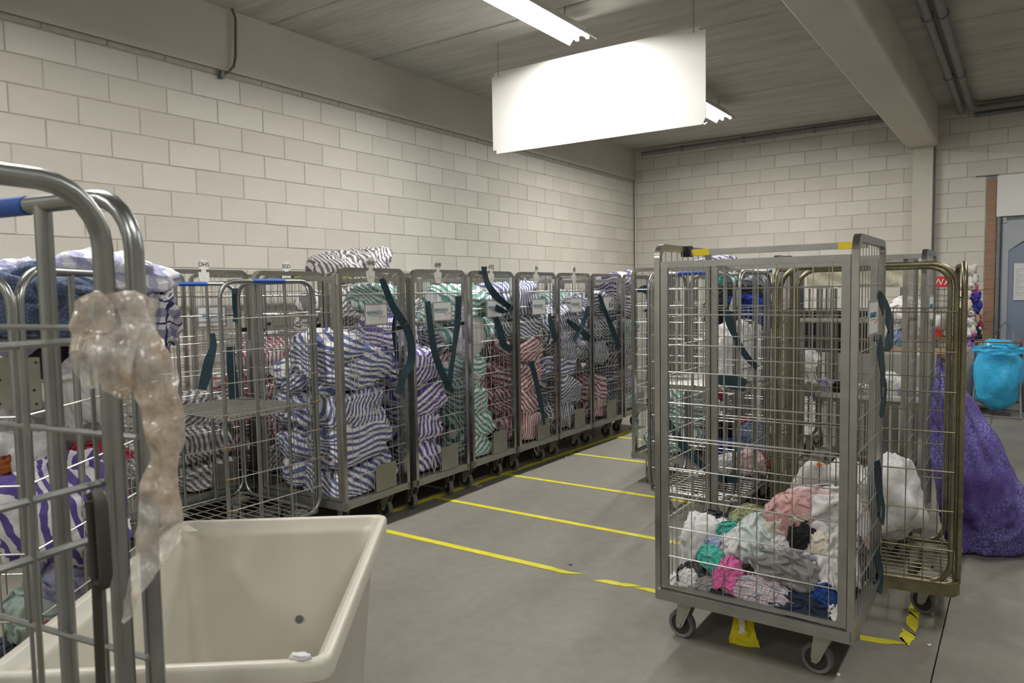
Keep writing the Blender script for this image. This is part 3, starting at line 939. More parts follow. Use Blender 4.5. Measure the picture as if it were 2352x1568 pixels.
# ---- right-hand group
FR = cage('open roll cage with a pile of mixed clothes in the foreground on the right', 4.63, 3.275, 0, fine=True, sign='NEWASCO', plate=False, H=1.755, wheel=None, group='roll cages standing right of the aisle', sidemat='bright')
R1 = cage('roll cage with green striped bags standing alone left of the group', 3.27, 5.78, math.pi / 2, W=.78, D=.64, H=1.735, plate=False, bar=False, group='roll cages standing right of the aisle', gates='b')
R2 = tube_cage('tubular cage with a blue handle holding a white sack on a shelf', 3.775, 4.90, 0, .61, .66, 1.665, 'lrbf', shelf=.93, sleeves='f', inner=(.5,), nw=7, group='tubular roll cages')
R5 = cage('roll cage with a shiny frame behind the white sack', 3.87, 5.66, 0, W=.5, D=.70, H=1.755, plate=False, group='roll cages standing right of the aisle', gates='b', shelf=1.38, sidemat='bright', bar='plain')
R8 = cage('roll cage with a shiny frame behind the brassy cage', 4.53, 5.50, 0, W=.785, D=.60, H=1.755, plate=False, group='roll cages standing right of the aisle', gates='', shelf=1.33, sidemat='bright', bar='plain')
R4 = cage('roll cage with a shiny frame and name plate beside the purple net sack', 4.70, 4.79, 0, W=.785, D=.56, H=1.755, plate=False, sign='NEWASCO', group='roll cages standing right of the aisle', gates='', sidemat='bright', bar='plain')
R3 = tube_cage('brassy yellow tubular cage with white plastic bags on its floor', 4.89, 4.06, .11, .80, .62, 1.655, 'lrbf', mat='brassy', sleeves='', inner=(), nw=10, group='tubular roll cages')
o = MB().path([(-.40, -.31, .17), (.34, -.31, .17), (.38, -.30, .17), (.40, -.26, .17), (.40, .31, .17)], 0, flat=(.012, .028)).build('bumper', 'brassy', R3, True)
R6 = tube_cage('tubular cage far behind the blue work clothes', 3.7, 7.3, 0, .7, .62, 1.72, 'lrbf', sleeves='f', group='tubular roll cages')
R7 = tube_cage('tubular cage with a blue handle far behind the green striped bags', 2.95, 7.25, 0, .62, .62, 1.72, 'lrbf', sleeves='f', group='tubular roll cages')

# ================================================================ laundry bags
ORD = ['lowest', 'second lowest', 'third lowest', 'fourth lowest', 'fifth lowest', 'sixth lowest', 'seventh lowest']
SEED = [100]


def sack(col, box, c, size, label, group, rot=None, nu=40, nv=28, cord=None, uv=None, lump=.14, dirs=None):
    SEED[0] += 1; s = SEED[0]; rs = random.Random(s)
    if rot is None: rot = (rs.choice((math.pi / 2, math.pi / 2, 0)) + rs.uniform(-.3, .3), rs.uniform(-.35, .35), rs.uniform(-.5, .5))
    uv = uv or rs.choice(('cyl', 'plan', 'plan'))
    sz = size if abs(math.sin(rot[0])) < .5 else (size[0], size[2], size[1])
    o = soft('laundry_bag', sz, STR[col], s, c, rot, .8, lump, .07, 4.6, .012, nu, nv, box, True, None, uv, dirs, None, 1.8, .010, 7.)
    tag(o, label, 'laundry bag', group)
    if cord is None: cord = rs.random() < .45
    if cord and box is not None:
        # white drawstring loop hanging at the aisle face
        V = np.empty(len(o.data.vertices) * 3); o.data.vertices.foreach_get('co', V); V = V.reshape(-1, 3)
        yy = (rs.random() - .5) * size[1] * .5; zz = size[2] * (.45 + .2 * rs.random())
        near = V[(np.abs(V[:, 1] - yy) < .05) & (np.abs(V[:, 2] - zz) < .05)]
        if len(near):
            x = near[:, 0].max() + .004
            pts = [(x, yy, zz), (x + .004, yy + .018, zz - .04), (x + .003, yy + .022, zz - .09), (x + .002, yy + .006, zz - .12), (x + .004, yy - .014, zz - .08), (x + .002, yy - .01, zz - .02), (x, yy + .012, zz + .01)]
            MB().path([p for p in pts], .003, 5).build('drawstring', 'cord', o, True)
    return o


def pile(cg, cx, cy, W, D, z0, spec, where, rot_y=False, maxz=1.66):
    """spec: list of columns; a column = (dx, dy, sx, sy, [colours bottom to top], height of each, phrase)"""
    box = (cx - W / 2, cx + W / 2, cy - D / 2, cy + D / 2, z0, maxz)
    for dx, dy, sx, sy, cols, h, ph in spec:
        z = z0 + h * .5 - .02
        for k, c in enumerate(cols):
            if c:
                lab = f'{c} striped laundry bag, {ORD[k]} {ph} {where}'
                sack(c, box, (cx + dx + RNG.uniform(-.03, .02), cy + dy + RNG.uniform(-.03, .03), z + RNG.uniform(-.012, .012)), (sx * RNG.uniform(.9, 1.02), sy * RNG.uniform(.88, 1.0), h * 1.16), lab, 'striped laundry bags', nu=48, nv=32)
            z += h


W_, D_ = .735, .575
X_ = ROWX
pile(0, X_ + .0, 3.41, W_, D_, .246, [(.17, -.03, .46, .60, ['blue', 'blue', 'blue', 'blue'], .235, 'at the front of'), (-.2, 0, .42, .56, ['blue', 'blue', 'blue', 'blue'], .23, 'at the back of')], 'the NHB cage')
sack('blue', (X_ - .37, X_ + .36, 3.12, 3.70, .9, 1.6), (X_ + .10, 3.28, 1.19), (.46, .40, .26), 'pale blue striped laundry bag bulging on top of the NHB pile', 'striped laundry bags', (.2, .1, .3), nu=56, nv=38, uv='plan', dirs=1.2)
pile(1, X_, 4.08, W_, D_, .246, [(.17, -.09, .44, .46, ['purple', 'purple', 'purple', 'purple'], .225, 'at the front of'), (-.18, 0, .42, .54, ['green', 'purple', 'purple', 'purple', 'navy', 'green'], .232, 'at the back of')], 'the AMF cage')
sack('purple', (X_ - .37, X_ + .36, 3.8, 4.36, .9, 1.6), (X_ - .02, 3.95, 1.27), (.4, .36, .28), 'purple striped laundry bag perched at the top of the AMF pile', 'striped laundry bags', (.2, .1, .3), nu=48, nv=32)
pile(2, X_, 4.745, W_, D_, .246, [(.19, -.13, .40, .36, ['green', 'green', 'green', 'green'], .2, 'at the left front of'), (-.15, .08, .40, .50, ['red', 'red', 'red', 'red', 'navy'], .215, 'at the back of')], 'the strap-topped cage')
sack('green', (X_ - .37, X_ + .36, 4.46, 5.03, .9, 1.68), (X_ + .08, 4.68, 1.49), (.5, .44, .26), 'bright green striped laundry bag on top behind a name plate', 'striped laundry bags', (.1, .2, .2), nu=56, nv=38, uv='plan', dirs=1.4)
sack('green', (X_ - .37, X_ + .36, 4.46, 5.03, .9, 1.68), (X_ + .05, 4.80, 1.24), (.46, .36, .24), 'green striped laundry bag squeezed beside the white plastic bag', 'striped laundry bags', (.5, .2, .2))
cloth('white_plastic', (.66, .66, .67), .05, .35)
o = soft('plastic_bag', (.2, .24, .32), 'white_plastic', 41, (X_ + .27, 4.60, 1.21), (0, .1, .3), .8, .12, .08, 6, .03, 40, 28, (X_ - .3, X_ + .365, 4.46, 5.0, .8, 1.5)); tag(o, 'white plastic bag wedged between green striped bags', 'plastic bag')
pile(3, X_, 5.405, W_, D_, .246, [(.18, -.03, .44, .50, ['red', 'red', 'red', 'red'], .235, 'at the front of'), (-.18, 0, .42, .54, ['red', 'red', 'red', 'navy', 'navy'], .24, 'at the back of')], 'the cage tagged 74')
sack('blue', (X_ - .37, X_ + .36, 5.1, 5.7, 1.0, 1.68), (X_ + .05, 5.40, 1.50), (.6, .6, .34), 'large blue striped laundry bag filling the top of the cage tagged 74', 'striped laundry bags', (.1, 0, .1), uv='plan', dirs=.05, nu=56, nv=38)
sack('navy', (X_ - .37, X_ + .36, 5.1, 5.7, 1.0, 1.68), (X_ + .15, 5.42, 1.27), (.45, .56, .25), 'navy striped laundry bag between red and blue ones', 'striped laundry bags')
pile(4, X_, 6.06, W_, D_, .246, [(.18, -.03, .44, .50, ['navy', 'navy', 'blue', 'navy', 'navy'], .235, 'at the front of'), (-.18, 0, .42, .54, ['navy', 'red', 'navy', 'navy', 'blue'], .25, 'at the back of')], 'the crossed-strap cage')
pile(5, X_, 6.72, W_, D_, .246, [(.18, -.05, .44, .50, ['red', 'red', None, 'navy', 'navy', 'navy'], .215, 'at the front of'), (-.18, 0, .42, .54, ['navy', 'navy', 'navy', 'navy', 'green', 'green'], .22, 'at the back of')], 'the KH cage')
pile(6, X_, 7.42, W_, D_, .246, [(.1, 0, .5, .54, ['green', 'navy', 'navy', 'green', 'navy', 'purple'], .25, 'in')], 'the last cage of the aisle row', maxz=1.85)
# by the wall
x2 = 1.05 - .3925
pile(1, x2, 2.865, W_, D_, .246, [(.15, -.03, .46, .56, ['grey', 'grey', 'grey'], .22, 'at the front of'), (-.2, 0, .4, .54, ['grey', 'grey'], .24, 'at the back of')], 'the DHS cage')
pile(2, x2, 3.53, W_, D_, .246, [(.15, -.03, .46, .56, ['grey', 'red', 'red', 'red'], .235, 'at the front of'), (-.2, 0, .4, .54, ['red', 'red', 'red'], .25, 'at the back of')], 'the BSD cage')
pile(3, x2, 4.19, W_, D_, .246, [(.1, 0, .55, .56, ['grey', 'grey', 'grey', 'navy', 'grey', 'grey'], .225, 'of')], 'the wall cage of grey bags')
sack('grey', None, (.62, 4.36, 1.80), (.5, .34, .24), 'grey striped laundry bag lying highest over the rim of the wall cages', 'striped laundry bags', (.2, .1, .2), nu=56, nv=38, uv='plan', dirs=.5)
sack('grey', None, (.66, 4.66, 1.84), (.44, .40, .26), 'grey striped laundry bag heaped beside the highest one over the rim', 'striped laundry bags', (.2, -.1, .5), nu=56, nv=38, uv='plan', dirs=.35)
pile(4, x2, 4.85, W_, D_, .246, [(.1, 0, .55, .56, ['grey', 'green', 'grey', 'purple', 'grey', 'grey'], .23, 'of')], 'the wall cage behind AMF', maxz=1.72)
pile(5, x2, 5.51, W_, D_, .246, [(.1, 0, .55, .56, ['navy', 'green', 'grey', 'navy', 'green'], .24, 'of')], 'the wall cage behind the strap-topped one')
pile(6, x2, 6.17, W_, D_, .246, [(.1, 0, .55, .56, ['red', 'navy', 'navy', 'blue', 'blue'], .245, 'of')], 'the wall cage behind tag 74')
pile(7, x2, 6.83, W_, D_, .246, [(.1, 0, .55, .56, ['navy', 'green', 'navy', 'green', 'green', 'green'], .235, 'of')], 'the wall cage behind the navy bags')
# right group: green bags in the lone cage
pile('r1', 3.27, 5.78, .58, .72, .246, [(-.03, -.14, .50, .42, ['green', 'green'], .25, 'at the front of'), (0, .16, .50, .38, ['green', 'green'], .26, 'at the back of')], 'the lone cage')
sack('purple', None, (2.95, 7.35, 1.79), (.42, .4, .2), 'white and purple striped bag lying on top of a far cage', 'striped laundry bags', (.1, 0, .2))

# ================================================================ plastic laundry tub in the foreground
tb = thing('laundry_tub', 'large cream plastic laundry tub, empty, in the foreground', 'laundry tub', (3.772, 1.172, 0), math.atan2(-.80, .62))


def rrect(L, W, r, n=6):
    out = []
    for (sx, sy, a0) in ((1, 1, 0), (-1, 1, 90), (-1, -1, 180), (1, -1, 270)):
        for i in range(n + 1):
            a = math.radians(a0 + 90 * i / n); out.append((sx * (L / 2 - r) + r * math.cos(a), sy * (W / 2 - r) + r * math.sin(a)))
    return out


def loft(rings, close_top=False, close_bot=True):
    mb = MB(); n = len(rings[0]); vs = [v for r in rings for v in r]; fs = []
    for i in range(len(rings) - 1):
        for k in range(n):
            q = (k + 1) % n; fs.append((i * n + k, i * n + q, (i + 1) * n + q, (i + 1) * n + k))
    if close_bot: fs.append(tuple(range(n))[::-1])
    if close_top: fs.append(tuple((len(rings) - 1) * n + k for k in range(n)))
    return mb.add(vs, fs)


def tub_mesh(L, W, zt, zb):
    def ring(d, z, r): return [(x, y, z) for x, y in rrect(L + 2 * d, W + 2 * d, r)]
    rings = [ring(-.10, zb, .05), ring(-.088, zb + .03, .06), ring(-.04, zt - .062, .05), ring(-.034, zt - .055, .05), ring(-.010, zt - .05, .042), ring(-.001, zt - .043, .04),
             ring(.0, zt - .012, .04), ring(-.004, zt - .003, .038), ring(-.010, zt, .036), ring(-.020, zt, .034), ring(-.027, zt - .006, .034), ring(-.031, zt - .022, .034), ring(-.046, zt - .034, .04), ring(-.052, zt - .05, .045),
             ring(-.098, zb + .045, .05), ring(-.118, zb + .02, .04)]
    return loft(rings, True, True)


tub_mesh(1.03, .715, .80, .17).build('tub_body', 'tub', tb, True)
MB().box(-.45, .45, -.26, .26, .13, .17).build('dolly_frame', 'steel_dark', tb)
for sx in (-1, 1):
    for sy in (-1, 1): caster(tb, sx * .36, sy * .2, RNG.uniform(2.5, 3.6), rw=.045, top=.13)
MB().lathe([(0, .0), (.013, .0), (.014, .003), (.0, .004)], 12, 'x', (-.437, .06, .47)).build('drain_plug', 'steel_dark', tb, True)
q = img(432, 1219, Z=.795)
o = MB().prism([(-.035, -.012), (.03, -.02), (.052, .004), (-.03, .02)], 0, .0012, 'z').build('paper_note', 'paper'); o.location = (q.x, q.y, .803); tag(o, 'small pale yellow paper note on the tub rim', 'paper')
q = img(690, 1511, Z=.8)
o = soft('paper_scrap', (.04, .02, .012), 'white_plastic', 77, (q.x, q.y, .803), (0, 0, .5), .9, .2, .15, 5, .04, 16, 10); tag(o, 'torn white scrap on the near tub rim', 'scrap')

# ================================================================ near tubular cage at the left edge
def imgd(x, y, d):
    a = (x - 1176) / F_PX; b = (y - 784) / F_PX
    return CAM + (_xi * a - _yi * b + _f) * d


f1c = imgd(250, 435, 1.083); cx1, cy1 = f1c.x, f1c.y
u2d = Vector((-.985, -.17)); u1d = Vector((.17, -.985))
F1 = thing('tubular_cage', 'close grey tubular cage at the left edge with plastic foil around its corner', 'roll cage', (cx1, cy1, 0), 0, 'tubular roll cages')
def f1p(s, t): return (u1d.x * s + u2d.x * t, u1d.y * s + u2d.y * t)
tube_panel(F1, f1p(.015, .0), f1p(.72, .0), .2, 1.722, 'tube', R=.0148, inner=(.5,), zs=(.5, .8, 1.205, 1.285, 1.498), nw=3, rr=.09, ri=.012, wr=.0058, wmat='tube')
tube_panel(F1, f1p(-.034, -.004), f1p(-.034, .78), .2, 1.716, 'tube', R=.0142, inner=(.272, .66), zs=(.25, .62, .997, 1.346, 1.514), nw=4, sleeve=True, sleeve_at=(.32, .74), rr=.085, ri=.0145, wr=.0052, side=-1, wmat='tube')
MB().path([(u1d.x * .02, u1d.y * .02, .2), (u1d.x * .02 + u2d.x * -.0, u1d.y * .02, .2), (f1p(.7, 0)[0], f1p(.7, 0)[1], .2)], .014, 8).build('base_tube', 'tube', F1, True)
for (s_, t_) in ((.1, .08), (.65, .08), (.1, .7), (.65, .7)):
    p_ = f1p(s_, t_); caster(F1, p_[0], p_[1], 3.1)
base_ = [f1p(.02, .0), f1p(.72, 0), f1p(.72, .78), f1p(.02, .78)]
MB().path([(a, b, .205) for a, b in base_], .012, 8, closed=True).build('base_frame', 'tube', F1, True)
inv = Vector((cx1, cy1, 0))
lh = [imgd(210, 1140, 1.0) - inv, imgd(222, 1130, .995) - inv, imgd(232, 1160, .99) - inv, imgd(238, 1240, .99) - inv, imgd(243, 1320, .99) - inv, imgd(240, 1340, .99) - inv, imgd(222, 1345, .99) - inv]
MB().path(lh, 0, flat=(.0075, .005)).build('latch_hook', 'latch', F1, True)
MB().path([imgd(207, 1150, 1.0) - inv, imgd(215, 1250, 1.0) - inv, imgd(222, 1345, 1.0) - inv, imgd(232, 1568, 1.0) - inv, imgd(236, 1700, 1.0) - inv], .0068, 8).build('latch_rod', 'latch', F1, True)
MB().path([imgd(340, 1000, 1.16) - inv, imgd(352, 1250, 1.16) - inv, imgd(366, 1568, 1.16) - inv, imgd(374, 1750, 1.16) - inv], .0085, 8).build('upright', 'tube', F1, True)
# crumpled foil
fo = thing('plastic_foil', 'crumpled clear and brown plastic foil hanging from the corner of the near cage', 'plastic foil', tuple(inv))
d0 = .985
def fpts(L): return [tuple(imgd(x, y, d) - inv) for x, y, d in L]
ribbon('wrap', fpts([(172, 745, 1.02), (215, 735, 1.0), (262, 745, d0), (305, 735, .99), (333, 745, 1.03), (345, 760, 1.08)]), [.05, .075, .085, .08, .07, .03], 'foil', fo, wv=(0, 0, 1), crumple=.02, seed=3, sub=8)
ribbon('upper_flap', fpts([(215, 680, 1.0), (225, 720, .99), (235, 770, .985)]), [.02, .05, .06], 'foil', fo, wv=tuple(_xi), crumple=.014, seed=5, sub=8)
ribbon('side_flap', fpts([(205, 760, .99), (192, 820, .99), (205, 870, .99), (200, 890, .99)]), [.05, .035, .022, .01], 'foil', fo, wv=tuple(_xi), crumple=.012, seed=8, sub=8)
ribbon('middle_flap', fpts([(262, 770, .985), (258, 830, .98), (265, 880, .985), (252, 905, .985)]), [.07, .06, .05, .02], 'foil', fo, wv=tuple(_xi), crumple=.014, seed=11, sub=8)
ribbon('tail', fpts([(300, 715, .99), (318, 790, .985), (345, 860, .98), (372, 930, .98), (382, 985, .985), (375, 1050, .99), (368, 1120, .99), (370, 1190, .99), (358, 1250, .99), (330, 1320, .985), (300, 1390, .98), (282, 1430, .98)]),
       [.035, .06, .078, .07, .062, .048, .05, .058, .05, .034, .022, .006], 'foil', fo, wv=tuple(_xi), twist=[0, .1, .2, .3, .2, .3, -.1, -.2, 0, .3, .4, .4], crumple=.013, seed=21, sub=9)

# ================================================================ cage of shirts behind it
F2 = tube_cage('tubular cage stacked with checked shirts behind the near cage', 2.90, .93, -.927, .80, .66, 1.64, 'lrbf', shelf=1.44, sleeves='', group='tubular roll cages')
cloth('gingham_dark', (.045, .065, .12), .3)
checked('gingham', ((.10, .14, .24), (.04, .05, .11), (.04, .055, .12)), .012)
checked('plaid_navy', ((.62, .62, .66), (.10, .09, .17), (.045, .04, .15)), .07, (.03, .03, .10))
checked('check_pale', ((.70, .70, .75), (.24, .24, .46), (.26, .28, .50)), .055)
checked('check_lilac', ((.38, .38, .52), (.24, .25, .42), (.24, .25, .40)), .008)
cloth('white_cloth', (.68, .67, .68), .05)
cloth('grey_sheet', (.34, .34, .35), .08)
cloth('crimson', (.45, .035, .08), .15)
cloth('orange_print', (.36, .10, .02), .2, blotch=((.10, .02, .03), 22, .5))
cloth('mint_print', (.42, .52, .47), .08, blotch=((.5, .10, .16), 16, .68))
cloth('black_cloth', (.012, .012, .015), .3)


def crumple(seed, n=40, cx=.62, cy=.78, T=110, K=7):
    """a square of cloth pushed together from its edges until it buckles into folds"""
    rs = np.random.RandomState(seed)
    i, j = np.meshgrid(np.arange(n), np.arange(n), indexing='ij')
    P = np.stack([i, j, np.zeros((n, n))], 2).astype(float)
    for k in range(9):      # gentle waves give the folds somewhere to start
        a = rs.uniform(0, math.pi); fq = rs.uniform(.25, .6); P[..., 2] += rs.uniform(.1, .35) * np.sin((i * math.cos(a) + j * math.sin(a)) * fq + rs.uniform(0, 6))
    P[..., 2] -= P[..., 2].min()
    def con(A, B, L, k, push=True):
        d = B - A; l = np.sqrt((d * d).sum(-1, keepdims=True)) + 1e-9
        e = (l - L) / l * .5 * k
        if not push: e = np.minimum(e, 0)
        c = d * e; A += c; B -= c
    s0 = (1., 1.)
    for t in range(T):
        f = min(1, (t + 1) / (T * .75)); sx = 1 - (1 - cx) * f; sy = 1 - (1 - cy) * f
        P[..., 0] *= sx / s0[0]; P[..., 1] *= sy / s0[1]; s0 = (sx, sy)
        P[..., 2] -= .012
        edge = [P[0, :, :2].copy(), P[-1, :, :2].copy(), P[:, 0, :2].copy(), P[:, -1, :2].copy()]
        for _ in range(K):
            for o in (0, 1):
                con(P[o:n - 1:2], P[o + 1:n:2], 1., 1.); con(P[:, o:n - 1:2], P[:, o + 1:n:2], 1., 1.)
                con(P[o:n - 1:2, :-1], P[o + 1:n:2, 1:], 1.414, .6); con(P[o:n - 1:2, 1:], P[o + 1:n:2, :-1], 1.414, .6)
            for o in range(4):
                con(P[o:n - 2:4], P[o + 2:n:4], 1.92, .25, False); con(P[:, o:n - 2:4], P[:, o + 2:n:4], 1.92, .25, False)
            P[..., 2] = np.maximum(P[..., 2], 0)
        P[0, :, 0] = edge[0][:, 0]; P[-1, :, 0] = edge[1][:, 0]; P[:, 0, 1] = edge[2][:, 1]; P[:, -1, 1] = edge[3][:, 1]
    c = P[..., :2].reshape(-1, 2).mean(0)
    hx, hy = (n - 1) * cx / 2, (n - 1) * cy / 2
    out = np.stack([(P[..., 0] - c[0]) / hx, (P[..., 1] - c[1]) / hy, P[..., 2] / hx], 2)
    return out


PATCH = [crumple(s, cx=a, cy=b) for s, (a, b) in enumerate(((.62, .78), (.7, .7), (.58, .85), (.66, .72), (.74, .62), (.6, .66), (.8, .8)))]


def rag(name, c, w_, h_, dep, mat, seed, rot, box=None, floor=None, lift=1.0):
    """a crumpled garment: a buckled cloth sheet bent over the heap, its edges tucked in behind"""
    rs = np.random.RandomState(seed); A = PATCH[rs.randint(len(PATCH))]; n = A.shape[0]
    if rs.rand() < .5: A = A[::-1] * np.array([-1, 1, 1])
    if rs.rand() < .5: A = A[:, ::-1] * np.array([1, -1, 1])
    if rs.rand() < .4: A = np.swapaxes(A, 0, 1)[..., [1, 0, 2]]
    x, y, h = A[..., 0].ravel(), A[..., 1].ravel(), A[..., 2].ravel()
    out = 1 + .16 * gn(np.stack([x * 1.4, y * 1.4, x * 0 + seed], 1))
    x = x * out; y = y * out; r2 = x * x + y * y
    s = min(w_, h_ * 1.2) / 2
    L = np.stack([w_ / 2 * x * (1 - .10 * y * y), dep * (.5 - .55 * r2) + h * s * lift, h_ / 2 * y * (1 - .10 * x * x)], 1)      # right, out, up
    ca, sa = math.cos(rot[1]), math.sin(rot[1])
    L[:, 0], L[:, 2] = L[:, 0] * ca + L[:, 2] * sa, -L[:, 0] * sa + L[:, 2] * ca
    f_ = np.array([0, -.82, .57]); b_ = np.array([0, .57, .82]); a_ = np.array([1., 0, 0])
    V = L[:, :1] * a_ + L[:, 1:2] * f_ + L[:, 2:] * b_
    V = V @ np.array(Matrix.Rotation(rot[2], 3, 'Z')).T
    W = V + np.array(c)
    if box is not None:
        lo = np.array(box[0::2]); hi = np.array(box[1::2]); sp = .03
        for k in range(3):
            q = W[:, k]
            q = np.where(q > hi[k] - sp, hi[k] - sp * np.exp(-np.clip((q - (hi[k] - sp)) / sp, 0, 20)), q)
            W[:, k] = np.where(q < lo[k] + sp, lo[k] + sp * np.exp(-np.clip(((lo[k] + sp) - q) / sp, 0, 20)), q)
    if floor is not None: W[:, 2] = np.maximum(W[:, 2], floor)
    G_ = W.reshape(n, n, 3); du = np.gradient(G_, axis=0); dv = np.gradient(G_, axis=1); N_ = np.cross(du, dv).reshape(-1, 3); N_ /= np.linalg.norm(N_, axis=1)[:, None] + 1e-9
    W2 = W - N_ * .003
    i, j = np.meshgrid(np.arange(n - 1), np.arange(n - 1), indexing='ij'); a = (i * n + j).ravel()
    F = np.stack([a, a + n, a + n + 1, a + 1], 1); m = n * n
    ring = [k for k in range(n)] + [k * n + n - 1 for k in range(1, n)] + [(n - 1) * n + k for k in range(n - 2, -1, -1)] + [k * n for k in range(n - 2, 0, -1)]
    faces = F.tolist() + (F[:, ::-1] + m).tolist() + [(ring[k], ring[(k + 1) % len(ring)], ring[(k + 1) % len(ring)] + m, ring[k] + m) for k in range(len(ring))]
    ii, jj = np.meshgrid(np.arange(n), np.arange(n), indexing='ij')
    UV = np.stack([ii.ravel() / (n - 1) * w_ * 1.45, jj.ravel() / (n - 1) * h_ * 1.45], 1)
    WW = np.concatenate([W, W2]); base = np.array([c[0], c[1], WW[:, 2].min()])
    o = uv_mesh(name, WW - base, faces, np.concatenate([UV, UV]), mat); o.location = base
    return o


def garment(nm, label, mat, px, wh, d, rot=(0, 0, 0), depth=None, Y=None, fold=.06, lump=.3, power=.9, ff=2.6, nu=64, nv=44, group=None, floor=None, box=None, cat='garment', ppm=None, aniso=None, seed=None, fine=.012, ma=.012, mf=9., lift=.8):
    SEED[0] += 1
    c = img(px[0], px[1], Y=Y) if Y is not None else imgd(px[0], px[1], d)
    dd = (c - CAM).dot(_f)
    w_, h_ = wh[0] / F_PX * dd, wh[1] / F_PX * dd
    dp = depth or max(.1, .8 * w_)
    if cat in ('garment', 'towel', 'laundry', 'sheets'):
        return tag(rag(nm, tuple(c), w_ * 1.06, h_ * 1.25, dp * .75, MAT[mat], seed or SEED[0], rot, box, floor, lift), label, cat, group)
    if aniso is None: aniso = RNG.uniform(3.2, 5.2)
    o = soft(nm, (w_ * 1.02, dp, h_ * 1.05), MAT[mat], seed or SEED[0], tuple(c), rot, power, lump, fold, ff, fine, nu, nv, box, False, None, 'plan', None, floor, aniso, ma if cat != 'plastic bag' else .007, mf)
    return tag(o, label, cat, group)


AZ = YAW      # blobs face the viewer when turned by the viewing direction
R_ = (0, 0, AZ)
g2 = 'clothes in the cage of checked shirts'
garment('shirt', 'dark blue gingham shirt heaped on the upper shelf', 'gingham', (95, 692), (330, 150), 2.35, (.0, .12, AZ), .3, nu=72, nv=44, group=g2, fold=.16)
garment('shirt', 'white and blue checked shirt lying on top of the dark gingham heap', 'check_pale', (235, 632), (250, 80), 2.5, R_, .3, group=g2, cat='shirt', lump=.2)
garment('shirt', 'pale checked shirt at the left end of the heap', 'check_pale', (25, 640), (150, 76), 2.5, R_, .3, group=g2, cat='shirt', lump=.2)
garment('shirt', 'navy and white plaid shirt hanging over the shelf end', 'plaid_navy', (362, 735), (70, 110), 2.50, (0, 0, AZ + .4), .12, group=g2, cat='shirt', fold=.09, lump=.1, power=.7)
garment('shirt', 'navy plaid sleeve curling above the hanging shirt', 'plaid_navy', (345, 660), (50, 66), 2.62, R_, .12, group=g2, cat='shirt')
garment('shirt', 'folded pale blue shirts under the dark gingham heap', 'check_lilac', (120, 772), (300, 44), 2.42, R_, .3, group=g2, fold=.1)
garment('cloth', 'black cloth under the shelf of shirts', 'black_cloth', (150, 815), (170, 40), 2.5, R_, .2, group=g2)
garment('sheet', 'white crumpled sheet beside the grey plate', 'white_cloth', (190, 885), (130, 140), 2.45, R_, .25, group=g2, nu=60, nv=40)
garment('sheet', 'smooth grey sheet across the middle of the cage', 'grey_sheet', (110, 990), (290, 130), 2.55, R_, .3, group=g2, fold=.08)
garment('plastic_bag', 'white bag in front of the grey sheet', 'white_plastic', (55, 1050), (110, 110), 2.4, R_, .2, group=g2, cat='plastic bag')
garment('cloth', 'crimson red cloth behind the purple striped bag', 'crimson', (205, 1070), (150, 100), 2.5, R_, .2, group=g2, fold=.08)
garment('cloth', 'orange patterned cloth at the left edge', 'orange_print', (15, 1095), (70, 100), 2.3, R_, .15, group=g2)
c_ = imgd(140, 1175, 2.3)
sack('purple', None, tuple(c_), (.36, .26, .34), 'purple and white striped bag inside the cage of shirts', 'striped laundry bags', (.3, .1, AZ), nu=64, nv=44, cord=False, uv='plan', dirs=.4)
garment('shirt', 'lilac checked shirt below the purple striped bag', 'check_lilac', (160, 1330), (180, 110), 2.35, R_, .25, group=g2, nu=60, nv=40)
garment('shirt', 'pale mint printed shirt below the lilac one', 'mint_print', (75, 1400), (130, 120), 2.3, R_, .25, group=g2)
garment('cloth', 'dark bundle at the bottom of the cage of shirts', 'gingham_dark', (110, 1500), (240, 120), 2.4, R_, .3, group=g2)
o = thing('steel_plate', 'grey drilled steel plate fixed on the cage of shirts', 'plate', tuple(imgd(42, 880, 2.12)), AZ - .1)
MB().box(-.07, .07, -.002, .002, -.075, .075).build('plate_sheet', 'plate', o)
for x, z in ((-.06, .06), (-.06, -.06), (.06, .06), (.055, -.06), (.05, -.02), (-.055, .01)): MB().lathe([(0, .0), (.004, 0), (.004, .002), (0, .002)], 8, 'y', (x, -.0035, z)).build('hole', 'rubber', o)

# ================================================================ clothes in the right-hand cage
FB = (4.262, 4.998, 2.958, 3.578, .243, 1.0)
g3 = 'clothes in the right-hand roll cage'
cloth('towel_white', (.72, .70, .71), .04); cloth('towel_pink', (.64, .38, .37), .14); cloth('pink_pale', (.68, .50, .52), .08)
cloth('cream_cloth', (.70, .65, .55), .05); cloth('sweat_grey', (.25, .25, .25), .08); cloth('pink_fleece', (.62, .13, .34), .12)
cloth('olive', (.30, .34, .17), .1); cloth('turquoise', (.06, .42, .34), .12); cloth('sky', (.40, .46, .66), .08); cloth('mint_pale', (.56, .63, .62), .06)
cloth('navy_cloth', (.012, .02, .045), .25); cloth('royal', (.012, .06, .26), .15); cloth('plum', (.20, .07, .20), .25); cloth('dot_pink', (.62, .45, .52), .05, blotch=((.3, .05, .16), 60, .62))
cloth('dark_plaid', (.05, .055, .065), .3, blotch=((.16, .15, .13), 30, .6)); cloth('yellow_cloth', (.68, .58, .015), .08); cloth('denim', (.16, .22, .34), .1)
cloth('black_print', (.012, .012, .015), .2, blotch=((.02, .25, .42), 40, .66)); cloth('rose', (.6, .38, .36), .1)
checked('plaid_orange', ((.58, .56, .58), (.56, .30, .20), (.26, .32, .52)), .030, (.16, .10, .12))
stripes('stripe_plum', (.16, .03, .12), (.66, .62, .6), .022)


